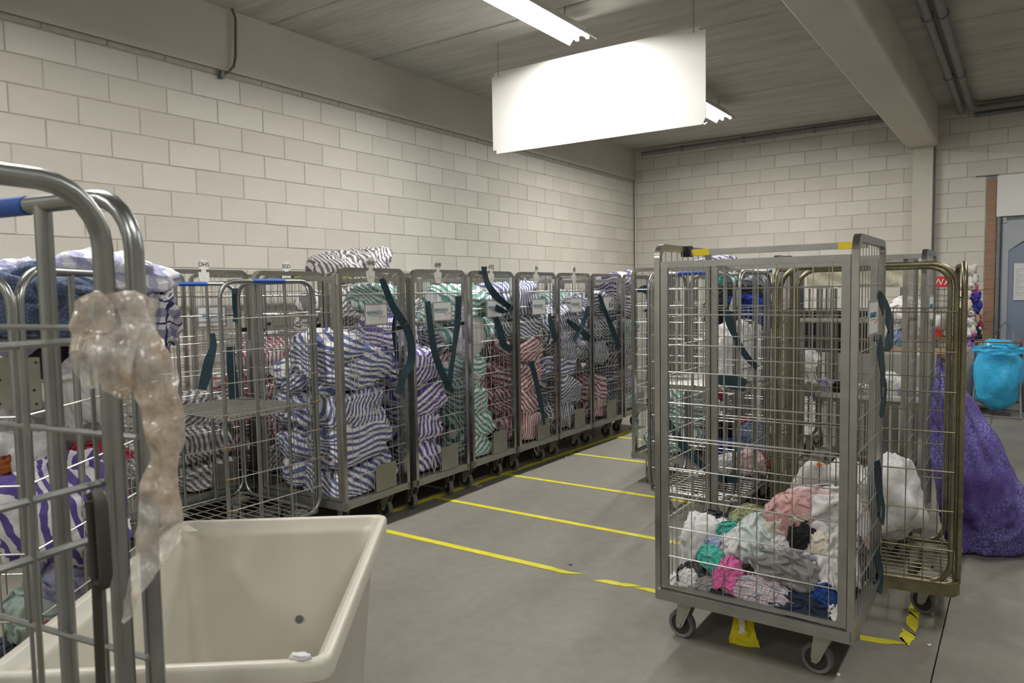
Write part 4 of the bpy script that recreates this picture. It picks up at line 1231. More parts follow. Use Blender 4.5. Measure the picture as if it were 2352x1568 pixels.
def G(nm, label, mat, px, wh, Y, rot=(0, 0, 0), depth=None, **k):
    k.setdefault('box', FB); k.setdefault('ma', .012)
    return garment(nm, label, mat, px, (wh[0] * 1.13, wh[1] * 1.16), None, rot, (depth or .2) * 1.25, Y, group=g3, **k)


# what fills the middle of the heap
G('cloth', 'dark crumpled cloth deep inside the heap', 'black_cloth', (1760, 1330), (330, 150), 3.32, depth=.4)
G('cloth', 'dark grey cloth at the back of the heap', 'dark_plaid', (1840, 1290), (260, 130), 3.42, depth=.25)
G('pillow', 'plump white pillow at the left end of the heap', 'white_cloth', (1603, 1262), (88, 125), 3.22, (0, .1, .5), .22, power=.7, lump=.08, cat='pillow')
G('cloth', 'white cloth fold behind the pillow', 'white_cloth', (1660, 1232), (90, 60), 3.34, (0, -.2, .2), .2)
G('underwear', 'black briefs with blue print on top at the back', 'black_print', (1648, 1204), (104, 42), 3.42, (0, .2, .3), .12)
G('top', 'olive green top lying at the back of the heap', 'olive', (1722, 1198), (80, 58), 3.38, (0, -.2, .2), .16)
G('top', 'turquoise top between the white cloths', 'turquoise', (1672, 1226), (66, 40), 3.2, (0, -.4, 0), .12)
G('tshirt', 'white t-shirt in the middle left of the heap', 'white_cloth', (1700, 1260), (92, 100), 3.16, (0, .5, 0), .2)
G('shirt', 'light blue shirt crumpled beside the white t-shirt', 'sky', (1640, 1266), (58, 66), 3.12, (0, .4, .2), .12)
G('top', 'turquoise vest hanging below the light blue shirt', 'turquoise', (1634, 1282), (62, 40), 3.04, (0, .6, 0), .07)
G('shirt', 'pale mint shirt crumpled at the centre', 'mint_pale', (1752, 1248), (104, 106), 3.12, (0, -.3, .1), .2)
G('towel', 'large white towel draped on top of the heap', 'towel_white', (1905, 1205), (190, 128), 3.22, (0, .15, .2), .34, lump=.22, cat='towel')
G('towel', 'white towel tail hanging at the right of the heap', 'towel_white', (1930, 1262), (90, 120), 3.06, (0, .1, 0), .12, cat='towel')
G('towel', 'pink towel rolled inside the white one', 'towel_pink', (1818, 1178), (96, 74), 3.10, (0, -.15, .1), .2, cat='towel')
G('towel', 'cream towel edge below the pink towel', 'cream_cloth', (1822, 1208), (112, 44), 3.11, (0, -.1, .1), .22, cat='towel')
G('top', 'dusty pink knitted top on the crown of the heap', 'pink_pale', (1872, 1150), (110, 50), 3.2, (0, .2, .2), .22)
G('trousers', 'black trousers bunched under the pink towel', 'black_cloth', (1842, 1224), (70, 52), 3.07, (0, .2, 0), .12)
G('tshirt', 'cream t-shirt under the white towel', 'cream_cloth', (1890, 1246), (66, 50), 3.05, (0, .1, 0), .1)
G('underwear', 'small white crumpled underwear under the black trousers', 'white_cloth', (1796, 1250), (48, 44), 3.06, (0, 0, 0), .08)
G('shirt', 'pale blue and white shirt right of the centre', 'check_pale', (1880, 1278), (110, 48), 3.07, (0, .1, 0), .12)
G('sweater', 'thick grey sweater across the middle of the heap', 'sweat_grey', (1826, 1302), (200, 72), 3.06, (0, .07, 0), .16, power=.75)
G('shorts', 'black shorts left of the grey sweater', 'black_cloth', (1722, 1310), (64, 56), 3.08, (0, 0, 0), .12)
G('sock', 'bright pink fleece sock at the left front', 'pink_fleece', (1672, 1318), (56, 58), 3.00, (0, .2, 0), .07)
G('shirt', 'dark plaid shirt at the left end', 'dark_plaid', (1600, 1318), (86, 46), 3.06, (0, -.2, 0), .14)
G('underwear', 'white crumpled underwear on the dark plaid shirt', 'white_cloth', (1582, 1322), (40, 30), 3.00, (0, 0, 0), .06)
G('sock', 'grey sock lying at the lower left', 'sweat_grey', (1620, 1346), (76, 34), 3.00, (0, -.3, 0), .06)
G('underwear', 'white cloth in the left front corner of the cage', 'white_cloth', (1572, 1352), (44, 28), 3.00, (0, .1, 0), .07)
G('leggings', 'black leggings along the front edge', 'black_cloth', (1672, 1374), (170, 34), 3.00, (0, .16, 0), .08)
G('shirt', 'orange and blue plaid shirt along the front', 'plaid_orange', (1752, 1360), (200, 52), 3.00, (0, .09, 0), .10, lump=.14, power=.75)
G('trousers', 'navy trousers spread over the front edge', 'navy_cloth', (1838, 1396), (190, 76), 3.00, (0, .16, 0), .10, power=.75)
G('towel', 'royal blue towel at the right front', 'royal', (1906, 1356), (80, 62), 3.03, (0, -.2, 0), .10, power=.7, cat='towel')
G('socks', 'plum and white striped socks on the front edge', 'stripe_plum', (1776, 1406), (76, 24), 2.985, (0, .2, 0), .05)
G('scarf', 'plum crochet scarf end over the front edge', 'plum', (1826, 1408), (36, 44), 2.985, (0, .2, 0), .05)
G('shirt', 'white shirt in the right front corner', 'white_cloth', (1928, 1410), (58, 62), 3.0, (0, .2, 0), .09)
G('underwear', 'pink dotted underwear in the right corner below the white shirt', 'dot_pink', (1908, 1438), (58, 16), 2.985, (0, .2, 0), .05)
# clothes pressed against the right-hand wires
for nm, lab, mt, px, wh in (('towel', 'white towel corner pressed through the right wires', 'towel_white', (1996, 1190), (34, 80)), ('shirt', 'beige sleeve poking at the right wires', 'cream_cloth', (2002, 1265), (34, 70)),
                            ('top', 'rose top behind the right wires', 'rose', (1990, 1250), (30, 50)), ('jeans', 'blue denim behind the right wires', 'denim', (1994, 1310), (36, 60)), ('tshirt', 'white cloth bulging at the lower right wires', 'white_cloth', (1982, 1395), (50, 60)),
                            ('socks', 'pale cloth low behind the right wires', 'check_pale', (1994, 1350), (30, 50)), ('shorts', 'navy cloth behind the right wires', 'navy_cloth', (1984, 1330), (30, 60))):
    SEED[0] += 1
    c = img(px[0], px[1], X=4.965); dd = (c - CAM).dot(_f)
    o = soft(nm, (.09, wh[0] / F_PX * dd * 3.2, wh[1] / F_PX * dd * 1.1), MAT[mt], SEED[0], tuple(c), (0, 0, 0), .8, .18, .06, 2.6, .012, 48, 34, (4.3, 5.008, 3.0, 3.57, .245, 1.1)); tag(o, lab, 'garment', g3)
# small things on top
o = soft('hair_band', (.045, .03, .02), 'white_cloth', 5, tuple(img(1798, 1217, Y=3.06)), (0, .3, 0), .8, .1, .1, 4, .02, 20, 14); tag(o, 'tiny white folded label cloth under the pink towel', 'cloth scrap')
# yellow cloth hanging through the floor of the cage
yc = thing('duster', 'bright yellow cloth hanging below the cage floor', 'cloth', tuple(img(1710, 1422, Y=3.12)))
o_ = Vector(yc.location)
pts = [tuple(img(x, y, Y=3.12) - o_) for x, y in ((1708, 1415), (1708, 1440), (1709, 1465), (1711, 1482))]
ribbon('cloth_sheet', pts, [.075, .10, .125, .135], 'yellow_cloth', yc, wv=(1, 0, 0), crumple=.018, seed=4, sub=8, thick=.003)
pts = [tuple(img(x, y, Y=3.085) - o_) for x, y in ((1702, 1420), (1705, 1440), (1702, 1455))]
ribbon('white_label', pts, [.03, .022, .02], 'white_cloth', yc, wv=(1, 0, 0), crumple=.006, seed=9, sub=6)

# ================================================================ straps
def strap(label, P, width, X=None, Y=None, twist=None, wv=None, n='strap'):
    base = img(*P[0], X=X, Y=Y); pts = [tuple(img(*p, X=X, Y=Y) - base) for p in P]
    width = [q * 1.12 for q in (width if isinstance(width, list) else [width] * len(pts))]
    o = ribbon(n, pts, width, 'strap', None, twist, .003, wv or ((0, 1, 0) if X is not None else (1, 0, 0)), sub=8)
    o.location = base
    return tag(o, label, 'strap', 'dark teal tying straps')


XS = 2.055
strap('dark teal strap hanging over the name plate of the NHB cage', [(876, 640), (884, 658), (900, 698), (915, 724), (930, 745)], [.03, .04, .045, .055, .05], X=XS, twist=[.9, .5, .2, .1, .3])
strap('dark teal strap bulging out at the right post of the NHB cage', [(930, 745), (943, 780), (944, 830), (928, 860), (915, 905)], [.04, .06, .055, .05, .05], X=XS + .03, twist=[.6, .1, .3, .2, .2])
strap('dark teal strap end behind the NHB name plate', [(908, 725), (905, 760), (910, 800), (912, 830)], .03, X=XS - .05, twist=[0, .3, .3, 0])
strap('left half of the V-shaped strap on the AMF cage', [(982, 692), (990, 760), (1000, 815), (1018, 862), (1040, 900)], [.048, .05, .05, .05, .03], X=XS, twist=[0, .15, .2, .3, .7])
strap('right half of the V-shaped strap on the AMF cage', [(1053, 680), (1051, 740), (1043, 800), (1036, 850), (1033, 882)], [.04, .05, .045, .042, .04], X=XS, twist=[.7, .2, 0, .1, .3])
strap('strap tied round the top tube of the green bag cage', [(1112, 612), (1113, 628), (1122, 655), (1140, 680), (1160, 697), (1172, 706)], [.05, .045, .06, .055, .04, .04], X=XS, twist=[.3, .1, 0, .3, .5, .3])
strap('short twisted strap right of a name plate on the green bag cage', [(1138, 706), (1150, 712), (1163, 716), (1178, 704)], [.05, .045, .03, .05], X=XS + .01, twist=[0, .5, 1.1, .2], wv=(0, 0, 1))
strap('strap curling below the name plate of the green bag cage', [(1138, 728), (1146, 750), (1152, 775), (1160, 795), (1176, 800)], [.035, .06, .05, .055, .05], X=XS + .01, twist=[.7, .1, .8, .2, .4])
strap('strap bulging at the post between red and navy bags', [(1262, 720), (1266, 745), (1272, 765), (1277, 785)], [.045, .06, .065, .03], X=XS + .01, twist=[0, .1, .1, .4])
strap('thin strap hanging across the red striped bags', [(1219, 830), (1228, 860), (1238, 905), (1247, 950), (1250, 975)], [.045, .05, .055, .03, .02], X=XS, twist=[.6, .2, .1, .5, .6])
strap('rising arm of the crossed strap on the navy bag cage', [(1352, 702), (1346, 725), (1336, 750), (1318, 782)], [.03, .055, .045, .04], X=XS, twist=[.8, .1, .5, .2])
strap('falling arm of the crossed strap on the navy bag cage', [(1302, 735), (1318, 748), (1335, 760), (1354, 778)], [.03, .05, .055, .06], X=XS, twist=[.4, .2, .1, .2], wv=(0, 0, 1))
strap('strap hanging before the KH sign', [(1376, 676), (1386, 705), (1396, 730), (1410, 765), (1424, 800)], [.03, .055, .035, .065, .05], X=XS + .03, twist=[.6, .1, .7, .1, .3])
# straps of the tubular cage and the cages behind it
strap('dark strap flat behind the corner of the tubular cage', [(540, 662), (541, 700), (545, 722), (540, 740)], [.045, .045, .05, .03], X=1.12, twist=[0, 0, .3, .5])
strap('loose blue strap hanging down to the wire shelf', [(488, 765), (490, 795), (480, 830), (472, 865), (464, 895)], [.025, .035, .055, .06, .04], X=1.45, twist=[.8, .5, .2, .1, .3])
strap('broad dark strap behind the wire shelf', [(530, 796), (531, 840), (535, 875), (538, 915)], [.055, .06, .065, .07], X=1.2)
# straps of the right-hand cages
XF = 5.034
strap('upper bulging lobe of the dark strap on the clothes cage', [(2018, 672), (2034, 712), (2047, 750), (2044, 778), (2030, 800)], [.02, .075, .10, .09, .015], X=XF, twist=[.3, .1, 0, .1, .3])
strap('middle bulging lobe of the dark strap on the clothes cage', [(2022, 775), (2022, 805), (2026, 835), (2028, 860), (2024, 885)], [.015, .075, .085, .06, .015], X=XF + .012, twist=[.3, .1, 0, .1, .3])
strap('lower bulging lobe of the dark strap on the clothes cage', [(2026, 868), (2030, 895), (2030, 925), (2022, 955)], [.015, .085, .09, .015], X=XF, twist=[.3, .1, 0, .3])
strap('long strap tail at the right of the clothes heap', [(2014, 1058), (2018, 1100), (2022, 1145), (2026, 1175), (2022, 1195)], [.02, .05, .07, .08, .05], X=XF, twist=[.8, .3, .1, .1, .4])
strap('navy strap bulge low on the right of the clothes cage', [(2014, 1270), (2020, 1300), (2022, 1330), (2014, 1350)], [.03, .06, .09, .05], X=XF, twist=[.5, .1, .1, .5])
strap('dark strap spread flat across the shelf edge', [(1630, 868), (1655, 872), (1685, 878), (1712, 885)], [.02, .06, .08, .07], Y=4.554, wv=(0, 0, 1))
strap('dark strap hanging diagonally before the white sack', [(1668, 706), (1676, 740), (1690, 775), (1712, 815), (1740, 845)], [.035, .05, .04, .04, .035], Y=4.52, twist=[.6, .2, .5, .3, .4])
strap('dark strap trailing down to the lower shelf', [(1524, 945), (1545, 985), (1575, 1030), (1615, 1070), (1650, 1095), (1700, 1100)], [.035, .05, .06, .05, .06, .05], Y=4.5, twist=[.5, .3, .1, .5, .2, .3])
strap('dark strap knot at the top of the lone cage', [(1464, 668), (1478, 664), (1490, 668)], [.02, .055, .06], Y=5.4, wv=(0, 0, 1))

# cords dangling below the row
for lab, P, X in (('white cord loop hanging below the red bag cage', [(1230, 1018), (1227, 1030), (1232, 1042), (1237, 1030), (1233, 1018)], 1.98), ('white cord loop swinging beside the red striped bags', [(1258, 925), (1268, 945), (1270, 958), (1262, 960), (1257, 948)], 2.05)):
    b = img(*P[0], X=X); o = MB().path([tuple(img(*p, X=X) - b) for p in P], .0035, 6).build('cord_loop', 'cord', None, True); o.location = b; tag(o, lab, 'cord')
P = [(1060, 1110), (1075, 1112), (1090, 1114), (1100, 1110), (1106, 1114), (1102, 1118), (1092, 1116)]
b = img(*P[0], Z=.004); o = MB().path([tuple(img(*p, Z=.004) - b) for p in P], .0035, 6).build('loose_cord', 'cord', None, True); o.location = b; tag(o, 'white cord lying on the yellow floor line', 'cord')
q = img(1119, 1070, Z=.1); o = MB().box(-.01, .01, -.004, .004, 0, .1).build('brake_tab', 'fork', CAGES[2]); o.location = Vector((q.x, q.y, .1)) - CAGES[2].location

# ================================================================ yellow floor tape
def tape(label, a, b, w_, torn0=0., torn1=0., seed=0):
    a = Vector((*a, 0)); b = Vector((*b, 0)); e = (b - a); L = e.length; e.normalize(); n_ = Vector((-e.y, e.x, 0)); rs = random.Random(seed)
    N = max(6, int(L / .03)); top = []; bot = []
    for i in range(N + 1):
        s_ = L * i / N; j = .0012
        if s_ < torn0: j = .011
        if L - s_ < torn1: j = .012
        top.append(a + e * s_ + n_ * (w_ / 2 + rs.uniform(-j, j * .3))); bot.append(a + e * s_ - n_ * (w_ / 2 + rs.uniform(-j, j * .3)))
    if torn1: top[-1] += e * .05; bot[-1] -= e * .03
    if torn0: top[0] += e * .03; bot[0] -= e * .03
    c = (a + b) / 2; mb = MB(); k = N + 1
    vs = [p - c for p in top] + [p - c for p in bot]
    V = [(p.x, p.y, .0022) for p in vs] + [(p.x, p.y, .0) for p in vs]
    fs = []
    for i in range(N):
        fs.append((i, k + i, k + i + 1, i + 1))
        fs.append((i + 1, 2 * k + i + 1, 2 * k + i, i)); fs.append((k + i, 3 * k + i, 3 * k + i + 1, k + i + 1))
    fs += [(0, 2 * k, 3 * k, k), (k - 1, 2 * k - 1, 4 * k - 1, 3 * k - 1)]
    o = mb.add(V, fs).build('floor_tape', 'floor_tape'); o.location = (c.x, c.y, .0005)
    return tag(o, label, 'floor marking', 'yellow floor marking tapes')


def tp(x, y): p_ = img(x, y, Z=0); return (p_.x, p_.y)


tape('long yellow floor tape running along the row of cages', (1.80, 2.9), (2.003, 7.6), .052, seed=1)
tape('yellow floor tape nearest the tub, torn at its right end', (1.86, 3.40), tp(1320, 1318), .05, 0, .14, 2)
tape('short torn yellow tape piece before the clothes cage', tp(1375, 1332), tp(1452, 1347), .048, .06, .08, 3)
tape('torn yellow tape scrap at the left wheel side of the clothes cage', tp(1468, 1350), (4.15, 3.455), .046, .06, 0, 4)
tape('yellow floor tape piece to the right of the clothes cage', tp(1975, 1464), tp(2058, 1478), .05, 0, .05, 5)
tape('second yellow floor tape crossing the aisle from the tub', (1.89, 4.185), (4.35, 4.20), .046, seed=6)
tape('third yellow floor tape crossing the aisle', (1.93, 5.05), (3.6, 5.065), .046, seed=7)
tape('fourth yellow floor tape crossing the aisle', (1.975, 6.045), (3.0, 6.065), .044, seed=8)
tape('farthest yellow floor tape crossing the aisle', (1.99, 6.985), (2.4, 6.96), .042, seed=9)
for k, (p0, p1, w_) in enumerate(((tp(2113, 1366), tp(2107, 1382), .06), (tp(2106, 1390), tp(2099, 1412), .06), (tp(2098, 1418), tp(2092, 1440), .05), (tp(2087, 1452), tp(2080, 1472), .06))):
    tape(f'ragged yellow tape piece under the brassy cage, {("farthest", "second farthest", "second nearest", "nearest")[k]} of four', p0, p1, w_, .03, .03, 20 + k)
tape('yellow tape strip peeling under the front of the brassy cage', tp(2052, 1336), tp(2126, 1347), .05, .05, .05, 30)
for k, (x, y) in enumerate(((1311, 1297), (2134, 1482), (1925, 1550), (1300, 1050))):
    q = img(x, y, Z=0); o = soft('litter', (.02, .012, .006), ('pipe_brown' if k == 0 else 'white_plastic') if k == 0 else 'white_plastic', 300 + k, (q.x, q.y, .003), (0, 0, k), .9, .2, .1, 4, .02, 12, 8)
    tag(o, ('tiny brown leaf scrap on the open floor', 'tiny white scrap beside the brassy cage', 'tiny white scrap below the right wheel', 'thin pale scrap near the fourth tape')[k], 'litter')

# ================================================================ things in and behind the right-hand group
g4 = 'things in the right-hand cages'
sk = garment('white_sack', 'tall white sack standing on the shelf behind the clothes cage', 'white_cloth', (1692, 822), (104, 150), None, (0, 0, .2), .26, 4.82, group=g4, cat='sack', nu=60, nv=44, power=.7, box=(3.5, 4.06, 4.6, 5.2, .94, 1.5))
garment('work_coat', 'dark grey work coat bundled on the upper shelf', 'dark_plaid', (1700, 672), (130, 46), None, (0, .05, .2), .3, 5.5, group=g4, nu=60)
cloth('royal2', (.02, .05, .36), .12)
garment('work_trousers', 'blue work trousers piled on the upper shelf', 'royal2', (1710, 705), (130, 48), None, (0, 0, .2), .3, 5.45, group=g4)
garment('work_trousers', 'black trousers below the blue ones on the upper shelf', 'black_cloth', (1660, 705), (80, 52), None, (0, 0, .2), .25, 5.4, group=g4)
garment('apron', 'green apron on top of the dark coat', 'turquoise', (1668, 646), (66, 26), None, (0, .1, .2), .16, 5.55, group=g4)
garment('shirt', 'white and blue shirt on top at the back', 'check_pale', (1735, 650), (62, 30), None, (0, -.1, .2), .2, 5.75, group=g4)
o = MB().prism([(0, 0), (.05, .16), (.085, .15), (.06, .0)], -.002, .002, 'y').build('white_tag', 'sign_white'); o.location = img(1672, 715, Y=5.25); tag(o, 'white paper tag sticking up before the blue trousers', 'tag')
for lab, mt, px, wh, Y in (('blue floral bundle low behind the shelf', 'denim', (1725, 1005), (70, 70), 5.5), ('red cloth behind the blue floral bundle', 'crimson', (1715, 972), (66, 26), 5.6), ('dark blue bundle on the lower shelf', 'royal2', (1670, 1030), (80, 40), 5.4),
                           ('grey white bundle on the low wire floor', 'white_cloth', (1680, 1062), (70, 40), 5.2), ('pink and white bundle on the low wire floor', 'pink_pale', (1720, 1058), (70, 48), 5.15), ('orange red bundle on the low wire floor', 'orange_print', (1752, 1060), (50, 40), 5.25),
                           ('black bundle low behind the shelf', 'black_cloth', (1660, 985), (80, 60), 5.7), ('crimson scrap below the shelf edge', 'crimson', (1650, 905), (30, 20), 5.3)):
    garment('bundle', lab, mt, px, wh, None, (0, 0, .2), .2, Y, group=g4, nu=36, nv=24)
garment('newspaper', 'white folded sheets on the shelf of the tubular cage', 'white_cloth', (1570, 882), (150, 22), None, (0, .03, .2), .3, 4.95, group=g4, fold=.05, cat='sheets')
# white plastic bags in the brassy cage
cloth('white_orange', (.70, .68, .66), .04, .4, blotch=((.75, .16, .02), 9, .66)); cloth('white_red', (.70, .68, .66), .04, .4, blotch=((.5, .02, .02), 9, .68))
R3B = (4.57, 5.32, 3.78, 4.34, .215, 1.0)
garment('plastic_bag', 'white plastic bag with orange print in the brassy cage', 'white_orange', (1870, 1140), (150, 130), None, (0, 0, .1), .28, 4.0, group=g4, box=R3B, cat='plastic bag', nu=60, nv=40)
garment('plastic_bag', 'white plastic bag with red print in the brassy cage', 'white_red', (1945, 1140), (120, 120), None, (0, 0, .1), .28, 4.1, group=g4, box=R3B, cat='plastic bag', nu=60, nv=40)
garment('plastic_bag', 'plain white plastic bag at the right in the brassy cage', 'white_plastic', (2050, 1140), (110, 150), None, (0, 0, .1), .28, 4.15, group=g4, box=R3B, cat='plastic bag', nu=60, nv=40)
# second tub
t2 = thing('laundry_tub', 'grey plastic laundry tub heaped with clothes behind the brassy cage', 'laundry tub', (4.56, 7.0, 0), 0, None)
tub_mesh(.98, .7, .66, .16).build('tub_body', 'tub_grey', t2, True)
for k in range(12):
    MB().box(-.40 + k * .072 - .012, -.40 + k * .072 + .012, -.345, -.30, .2, .58).build('tub_rib', 'tub_grey', t2)
for sx in (-1, 1):
    for sy in (-1, 1): caster(t2, sx * .34, sy * .22, 3, rw=.06, top=.16)
for lab, mt, px, wh, Y in (('silver grey cloth at the left of the heaped tub', 'grey_sheet', (1868, 893), (70, 26), 6.85), ('grey shirt heaped on the tub', 'check_lilac', (1893, 890), (50, 40), 6.9), ('turquoise and black clothes on the tub', 'black_print', (1945, 896), (80, 40), 6.9), ('pale green cloth on the tub', 'mint_pale', (1985, 900), (50, 30), 6.85),
                           ('white sheet at the right of the tub', 'white_cloth', (2040, 885), (60, 60), 7.1), ('blue cloth at the right end of the tub', 'sky', (2085, 905), (60, 24), 7.1), ('white sheet fold left over the tub', 'white_cloth', (1845, 830), (60, 60), 6.6)):
    garment('laundry', lab, mt, px, wh, None, (0, 0, 0), .3, Y, group='clothes heaped in the grey tub', nu=36, nv=24)
# black crates on a low cupboard behind
cb = thing('cupboard', 'grey low cupboard carrying black crates behind the wire shelf', 'cupboard', (4.42, 7.85, 0)); MB().box(-.45, .45, -.2, .2, .04, .92).build('carcass', 'tub_grey', cb)
for s in (-1, 1): MB().box(s * .22 - .21, s * .22 + .21, -.215, -.2, .07, .89).build('cupboard_door', 'tub_grey', cb)
for k in range(3):
    a = img(1872 + 52 * k, 800, Y=7.72)
    t = thing('crate', ('black plastic crate behind the wire shelf, leftmost of three', 'black plastic crate in the middle behind the wire shelf', 'black plastic crate behind the wire shelf, rightmost of three')[k], 'crate', (a.x, 7.86, .92), 0, 'black crates')
    loft([[(x, y, z) for x, y in rrect(.275 - d, .38 - d, .03, 3)] for d, z in ((.02, 0), (0, .40), (.03, .40), (.06, .03))], True, True).build('crate_body', 'black_plastic', t)
    MB().box(-.05, .05, -.205, -.18, .32, .35).build('crate_handle', 'black_plastic', t)
wt = thing('work_table', 'wooden sorting table at the back carrying laundry', 'table', (4.45, 8.5, 0))
MB().box(-.5, .5, -.4, .4, .85, .9).build('table_top', 'wood', wt)
for sx in (-1, 1):
    for sy in (-1, 1): MB().box(sx * .46 - .03, sx * .46 + .03, sy * .34 - .03, sy * .34 + .03, 0, .85).build('leg', 'steel_dark', wt)
checked('zebra_print', ((.55, .52, .52), (.02, .02, .02), (.05, .03, .04)), .06)
for lab, mt, px, wh, Y in (('black and white printed clothes on the wooden table', 'zebra_print', (2070, 852), (90, 34), 8.2), ('pink and black clothes beside the printed ones', 'rose', (2035, 862), (40, 24), 8.15), ('white sheet draped high on the back rack', 'towel_white', (2078, 712), (70, 66), 9.2), ('blue jeans hanging at the back rack', 'denim', (2060, 800), (36, 90), 9.0)):
    garment('laundry', lab, mt, px, wh, None, (0, 0, 0), .3, Y, group='laundry on the table at the back', nu=40, nv=28)
# cream plastic sheet hanging
cs = thing('plastic_sheet', 'stiff cream plastic sheet with curled glossy creases hanging behind the cages', 'plastic sheet', (4.45, 6.6, 1.55))
pts = [(-.44 + .022 * k, .012 * math.sin(k * .9), 0) for k in range(41)]
V = []; fs = []
for i, (x, y, z) in enumerate(pts):
    for j in range(7): V.append((x, y + .01 * math.sin(j * 1.3 + i * .5), .17 * j / 6))
for i in range(40):
    for j in range(6): a = i * 7 + j; fs.append((a, a + 7, a + 8, a + 1))
n0 = len(V); V += [(x, y + .003, z) for x, y, z in V]; fs += [tuple(n0 + k for k in f[::-1]) for f in fs]
MB().add(V, fs).build('sheet', 'sheet_cream', cs, True)
for cx_, r_, a0, a1 in ((-.30, .05, 20, 200), (-.30, .055, 200, 350), (-.12, .05, 40, 140), (.02, .06, 190, 340), (.2, .06, 200, 340), (.34, .05, 220, 320)):
    MB().path([(cx_ + r_ * math.cos(math.radians(a)), -.022, .085 + .06 * math.sin(math.radians(a))) for a in range(a0, a1 + 1, 20)], .003, 6).build('glossy_crease', 'sign_white', cs, True)
MB().bar((-.5, 0, .175), (.5, 0, .175), .012, 8).build('rail', 'zinc', cs)
for s in (-1, 1): MB().bar((s * .5, 0, .18), (s * .5, 0, -1.55), .012, 8).build('stand_post', 'zinc', cs)

# purple net sack
ns = soft('net_sack', (1, .44, 1.14), 'net', 412, (5.36, 5.02, .53), (0, 0, .1), .9, .1, .06, 4.2, .02, 84, 60, None, False, None, 'plan', None, .004)
me = ns.data
V = np.empty(len(me.vertices) * 3); me.vertices.foreach_get('co', V); V = V.reshape(-1, 3)
h = V[:, 2].max(); k = np.clip(V[:, 2] / h, 0, 1)
uu = np.clip((V[:, 0] + .55) / 1.1, 0, 1)
pl_ = 1 + .10 * k * np.sin(uu * 34 + gn(V * 3) * 2)
xl = -.26 + .015 * np.sin(k * 6); xr = np.interp(k, [0, .12, .3, .6, .85, 1], [.30, .33, .25, .10, -.08, -.14])
V[:, 0] = xl + (xr - xl) * uu; V[:, 1] = V[:, 1] * (1.12 - .72 * k ** 1.2) * pl_
me.vertices.foreach_set('co', V.ravel()); me.update()
tag(ns, 'purple net sack stuffed with laundry leaning beside the brassy cage', 'net sack')
ribbon('gathered_mouth', [(-.24, 0, h - .04), (-.21, .02, h + .015), (-.17, 0, h + .02), (-.13, -.03, h - .05)], .05, 'net', ns, wv=(0, 1, .4), crumple=.012, seed=2)

# blue refuse sack on a folding stand
bs = thing('sack_stand', 'folding steel stand holding the blue plastic sack', 'sack stand', (5.31, 10.4, 0))
for s in (-1, 1):
    MB().path([(s * .24, -.3, .02), (s * .2, .16, .88)], .012, 6).build('leg', 'steel_dark', bs, True)
    MB().path([(s * .26, .3, .02), (s * .22, -.16, .88)], .012, 6).build('leg', 'steel_dark', bs, True)
MB().path([(-.24, -.3, .03), (.24, -.3, .03)], .011, 6).build('foot_bar', 'steel_dark', bs); MB().path([(-.26, .3, .03), (.26, .3, .03)], .011, 6).build('foot_bar', 'steel_dark', bs)
MB().path([(x, y, .885) for x, y in rrect(.46, .36, .08, 4)], .010, 6, closed=True).build('top_ring', 'wood', bs, True)
bb = soft('refuse_sack', (.47, .42, .80), 'blue_bag', 52, (5.31, 10.38, .50), (0, .06, 0), .74, .05, .02, 4, .01, 56, 44, ma=.006, mf=5.); tag(bb, 'bright blue plastic sack hanging in the folding stand', 'sack')
ribbon('folded_rim', [(-.25, -.21, .74), (-.1, -.235, .73), (.1, -.235, .72), (.25, -.2, .74)], [.07, .09, .09, .07], 'blue_bag', bb, wv=(0, 0, 1), crumple=.016, seed=6)
o = MB().path([(-.11, 0, 0), (.0, 0, .16), (.09, 0, .03), (.09, 0, -.9)], .007, 6).build('bent_rod', 'zinc', None, True); o.location = (5.36, 10.95, .93); tag(o, 'thin bent metal rod standing behind the blue sack', 'rod')
gb = soft('grey_bag', (.34, .4, .62), 'sweat_grey', 61, (4.98, 10.55, .48), (0, .2, 0), .8, .1, .06, 4, .02, 36, 24); tag(gb, 'dark grey sack standing left of the blue one', 'sack')

# rack with red sign and plush toys at the back wall
rk = thing('wire_rack', 'grey wire rack with a red sign at the back wall', 'rack', (4.62, 11.1, 0))
mb = MB()
for k in range(13): mb.bar((-.42 + .07 * k, 0, .5), (-.42 + .07 * k, 0, 1.66), .004, 5)
for k in range(16): mb.bar((-.42, -.004, .52 + .076 * k), (.42, -.004, .52 + .076 * k), .004, 5)
mb.build('wire_grid', 'steel_dark', rk)['kind'] = 'stuff'
for s in (-1, 1): MB().box(s * .43 - .015, s * .43 + .015, -.015, .015, 0, 1.68).build('rack_post', 'steel_dark', rk)
MB().box(-.43, .43, -.25, .0, .86, .9).build('rack_shelf', 'wood', rk)
rs_ = thing('red_sign', 'red sign with white capital letters on the wire rack', 'sign', (4.605, 11.06, 1.605))
MB().box(-.175, .175, -.012, .0, -.07, .07).build('sign_board', 'red_sign', rs_)
text('lettering', 'LEWA', .12, 'sign_white', rs_, (0, -.0135, -.005), (math.pi / 2, 0, 0), sx=1.0)
o = thing('red_box', 'small red lidded box on the rack shelf', 'box', (4.62, 10.95, .9)); MB().box(-.07, .07, -.06, .06, 0, .07).build('box_body', 'red_sign', o); MB().box(-.075, .075, -.065, .065, .07, .085).build('box_lid', 'red_sign', o)
o = soft('white_parcel', (.16, .14, .18), 'white_cloth', 65, (4.66, 10.98, 1.08), (0, 0, .3), .8, .1, .08, 4, .02, 24, 16); tag(o, 'white crumpled parcel above the red box', 'parcel')

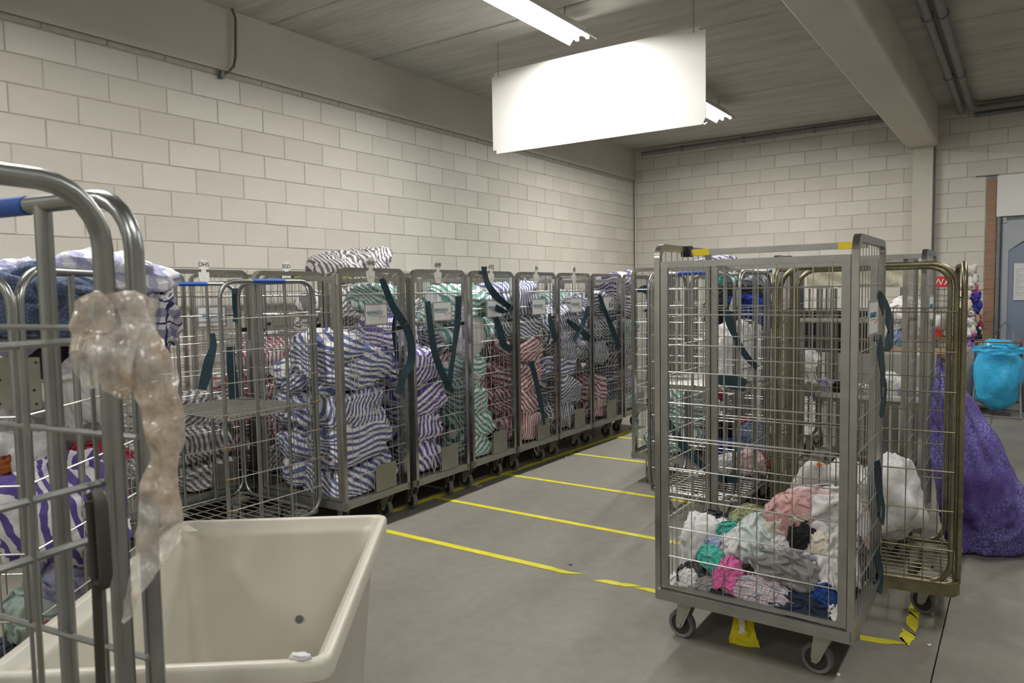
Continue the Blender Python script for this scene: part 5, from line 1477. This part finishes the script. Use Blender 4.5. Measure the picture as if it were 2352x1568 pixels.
PL = {'cream': (.66, .60, .50), 'brown': (.33, .22, .13), 'pinkp': (.6, .12, .28), 'bluep': (.03, .04, .30), 'white': (.66, .65, .62), 'violet': (.30, .16, .40), 'blackp': (.02, .02, .025), 'redp': (.35, .03, .08), 'lilac': (.5, .4, .55), 'tan': (.5, .38, .26)}
for k, v in PL.items(): cloth('plush_' + k, v, .12, .95)


def plush(label, x, y, z, s, c1, c2, rz=-.3):
    t = thing('plush_toy', label, 'plush toy', (x, y, z), rz, 'plush toys piled by the back wall')
    def ell(nm, c, r, mt, seed): return soft(nm, (r[0] * 2 * s, r[1] * 2 * s, r[2] * 2 * s), 'plush_' + mt, seed, tuple(q * s for q in c), (0, 0, 0), 1., .06, .02, 5, .02, 20, 14, None, False, t)
    ell('body', (0, 0, .45), (.34, .30, .42), c1, 1); ell('head', (0, -.08, 1.02), (.32, .30, .29), c1, 2)
    ell('muzzle', (.0, -.36, .95), (.16, .14, .13), c2, 3); ell('nose', (0, -.50, .98), (.055, .04, .045), 'blackp', 4)
    for q in (-1, 1):
        ell('ear', (q * .27, -.04, 1.26), (.13, .07, .14), c2, 5); ell('arm', (q * .36, -.14, .5), (.12, .14, .26), c1, 6); ell('leg', (q * .2, -.3, .12), (.15, .25, .14), c1, 7)
        ell('eye', (q * .12, -.36, 1.1), (.035, .03, .035), 'blackp', 8)
    return t


for i, (lab, x, y, z, s, a, b) in enumerate((
        ('white plush dog with a brown ear patch, topmost of the toys', 4.985, 10.72, 1.53, .2, 'white', 'cream'), ('pink plush toy below the white dog', 5.02, 10.72, 1.36, .17, 'pinkp', 'cream'),
        ('cream plush bear in the middle of the toys', 4.95, 10.66, 1.22, .19, 'cream', 'white'), ('dark blue plush toy hanging right of the cream bear', 5.05, 10.7, 1.22, .18, 'bluep', 'bluep'),
        ('tan plush bear under the cream bear', 5.02, 10.66, 1.05, .17, 'tan', 'white'), ('white and lilac plush toy low in the pile', 5.0, 10.62, .93, .17, 'white', 'lilac'),
        ('dark red plush toy at the right of the pile', 5.07, 10.7, .98, .17, 'redp', 'tan'), ('violet plush toy at the bottom of the pile', 5.04, 10.62, .80, .16, 'violet', 'pinkp'), ('black and white plush toy in the lower pile', 5.08, 10.62, .86, .13, 'blackp', 'white'))):
    plush(lab, x, y, z, s, a, b, -.3 + .25 * math.sin(i * 2))
pb = thing('toy_rack', 'narrow brown wooden rack carrying the plush toys', 'rack', (5.03, 10.9, 0)); MB().box(-.02, .02, -.02, .02, 0, 1.8).build('post', 'wood', pb); 
for z in (.78, 1.02, 1.2, 1.5): MB().box(-.14, .14, -.2, .02, z - .012, z).build('shelf', 'wood', pb)
MB().box(-.16, .16, -.12, .12, 0, .03).build('foot', 'wood', pb)
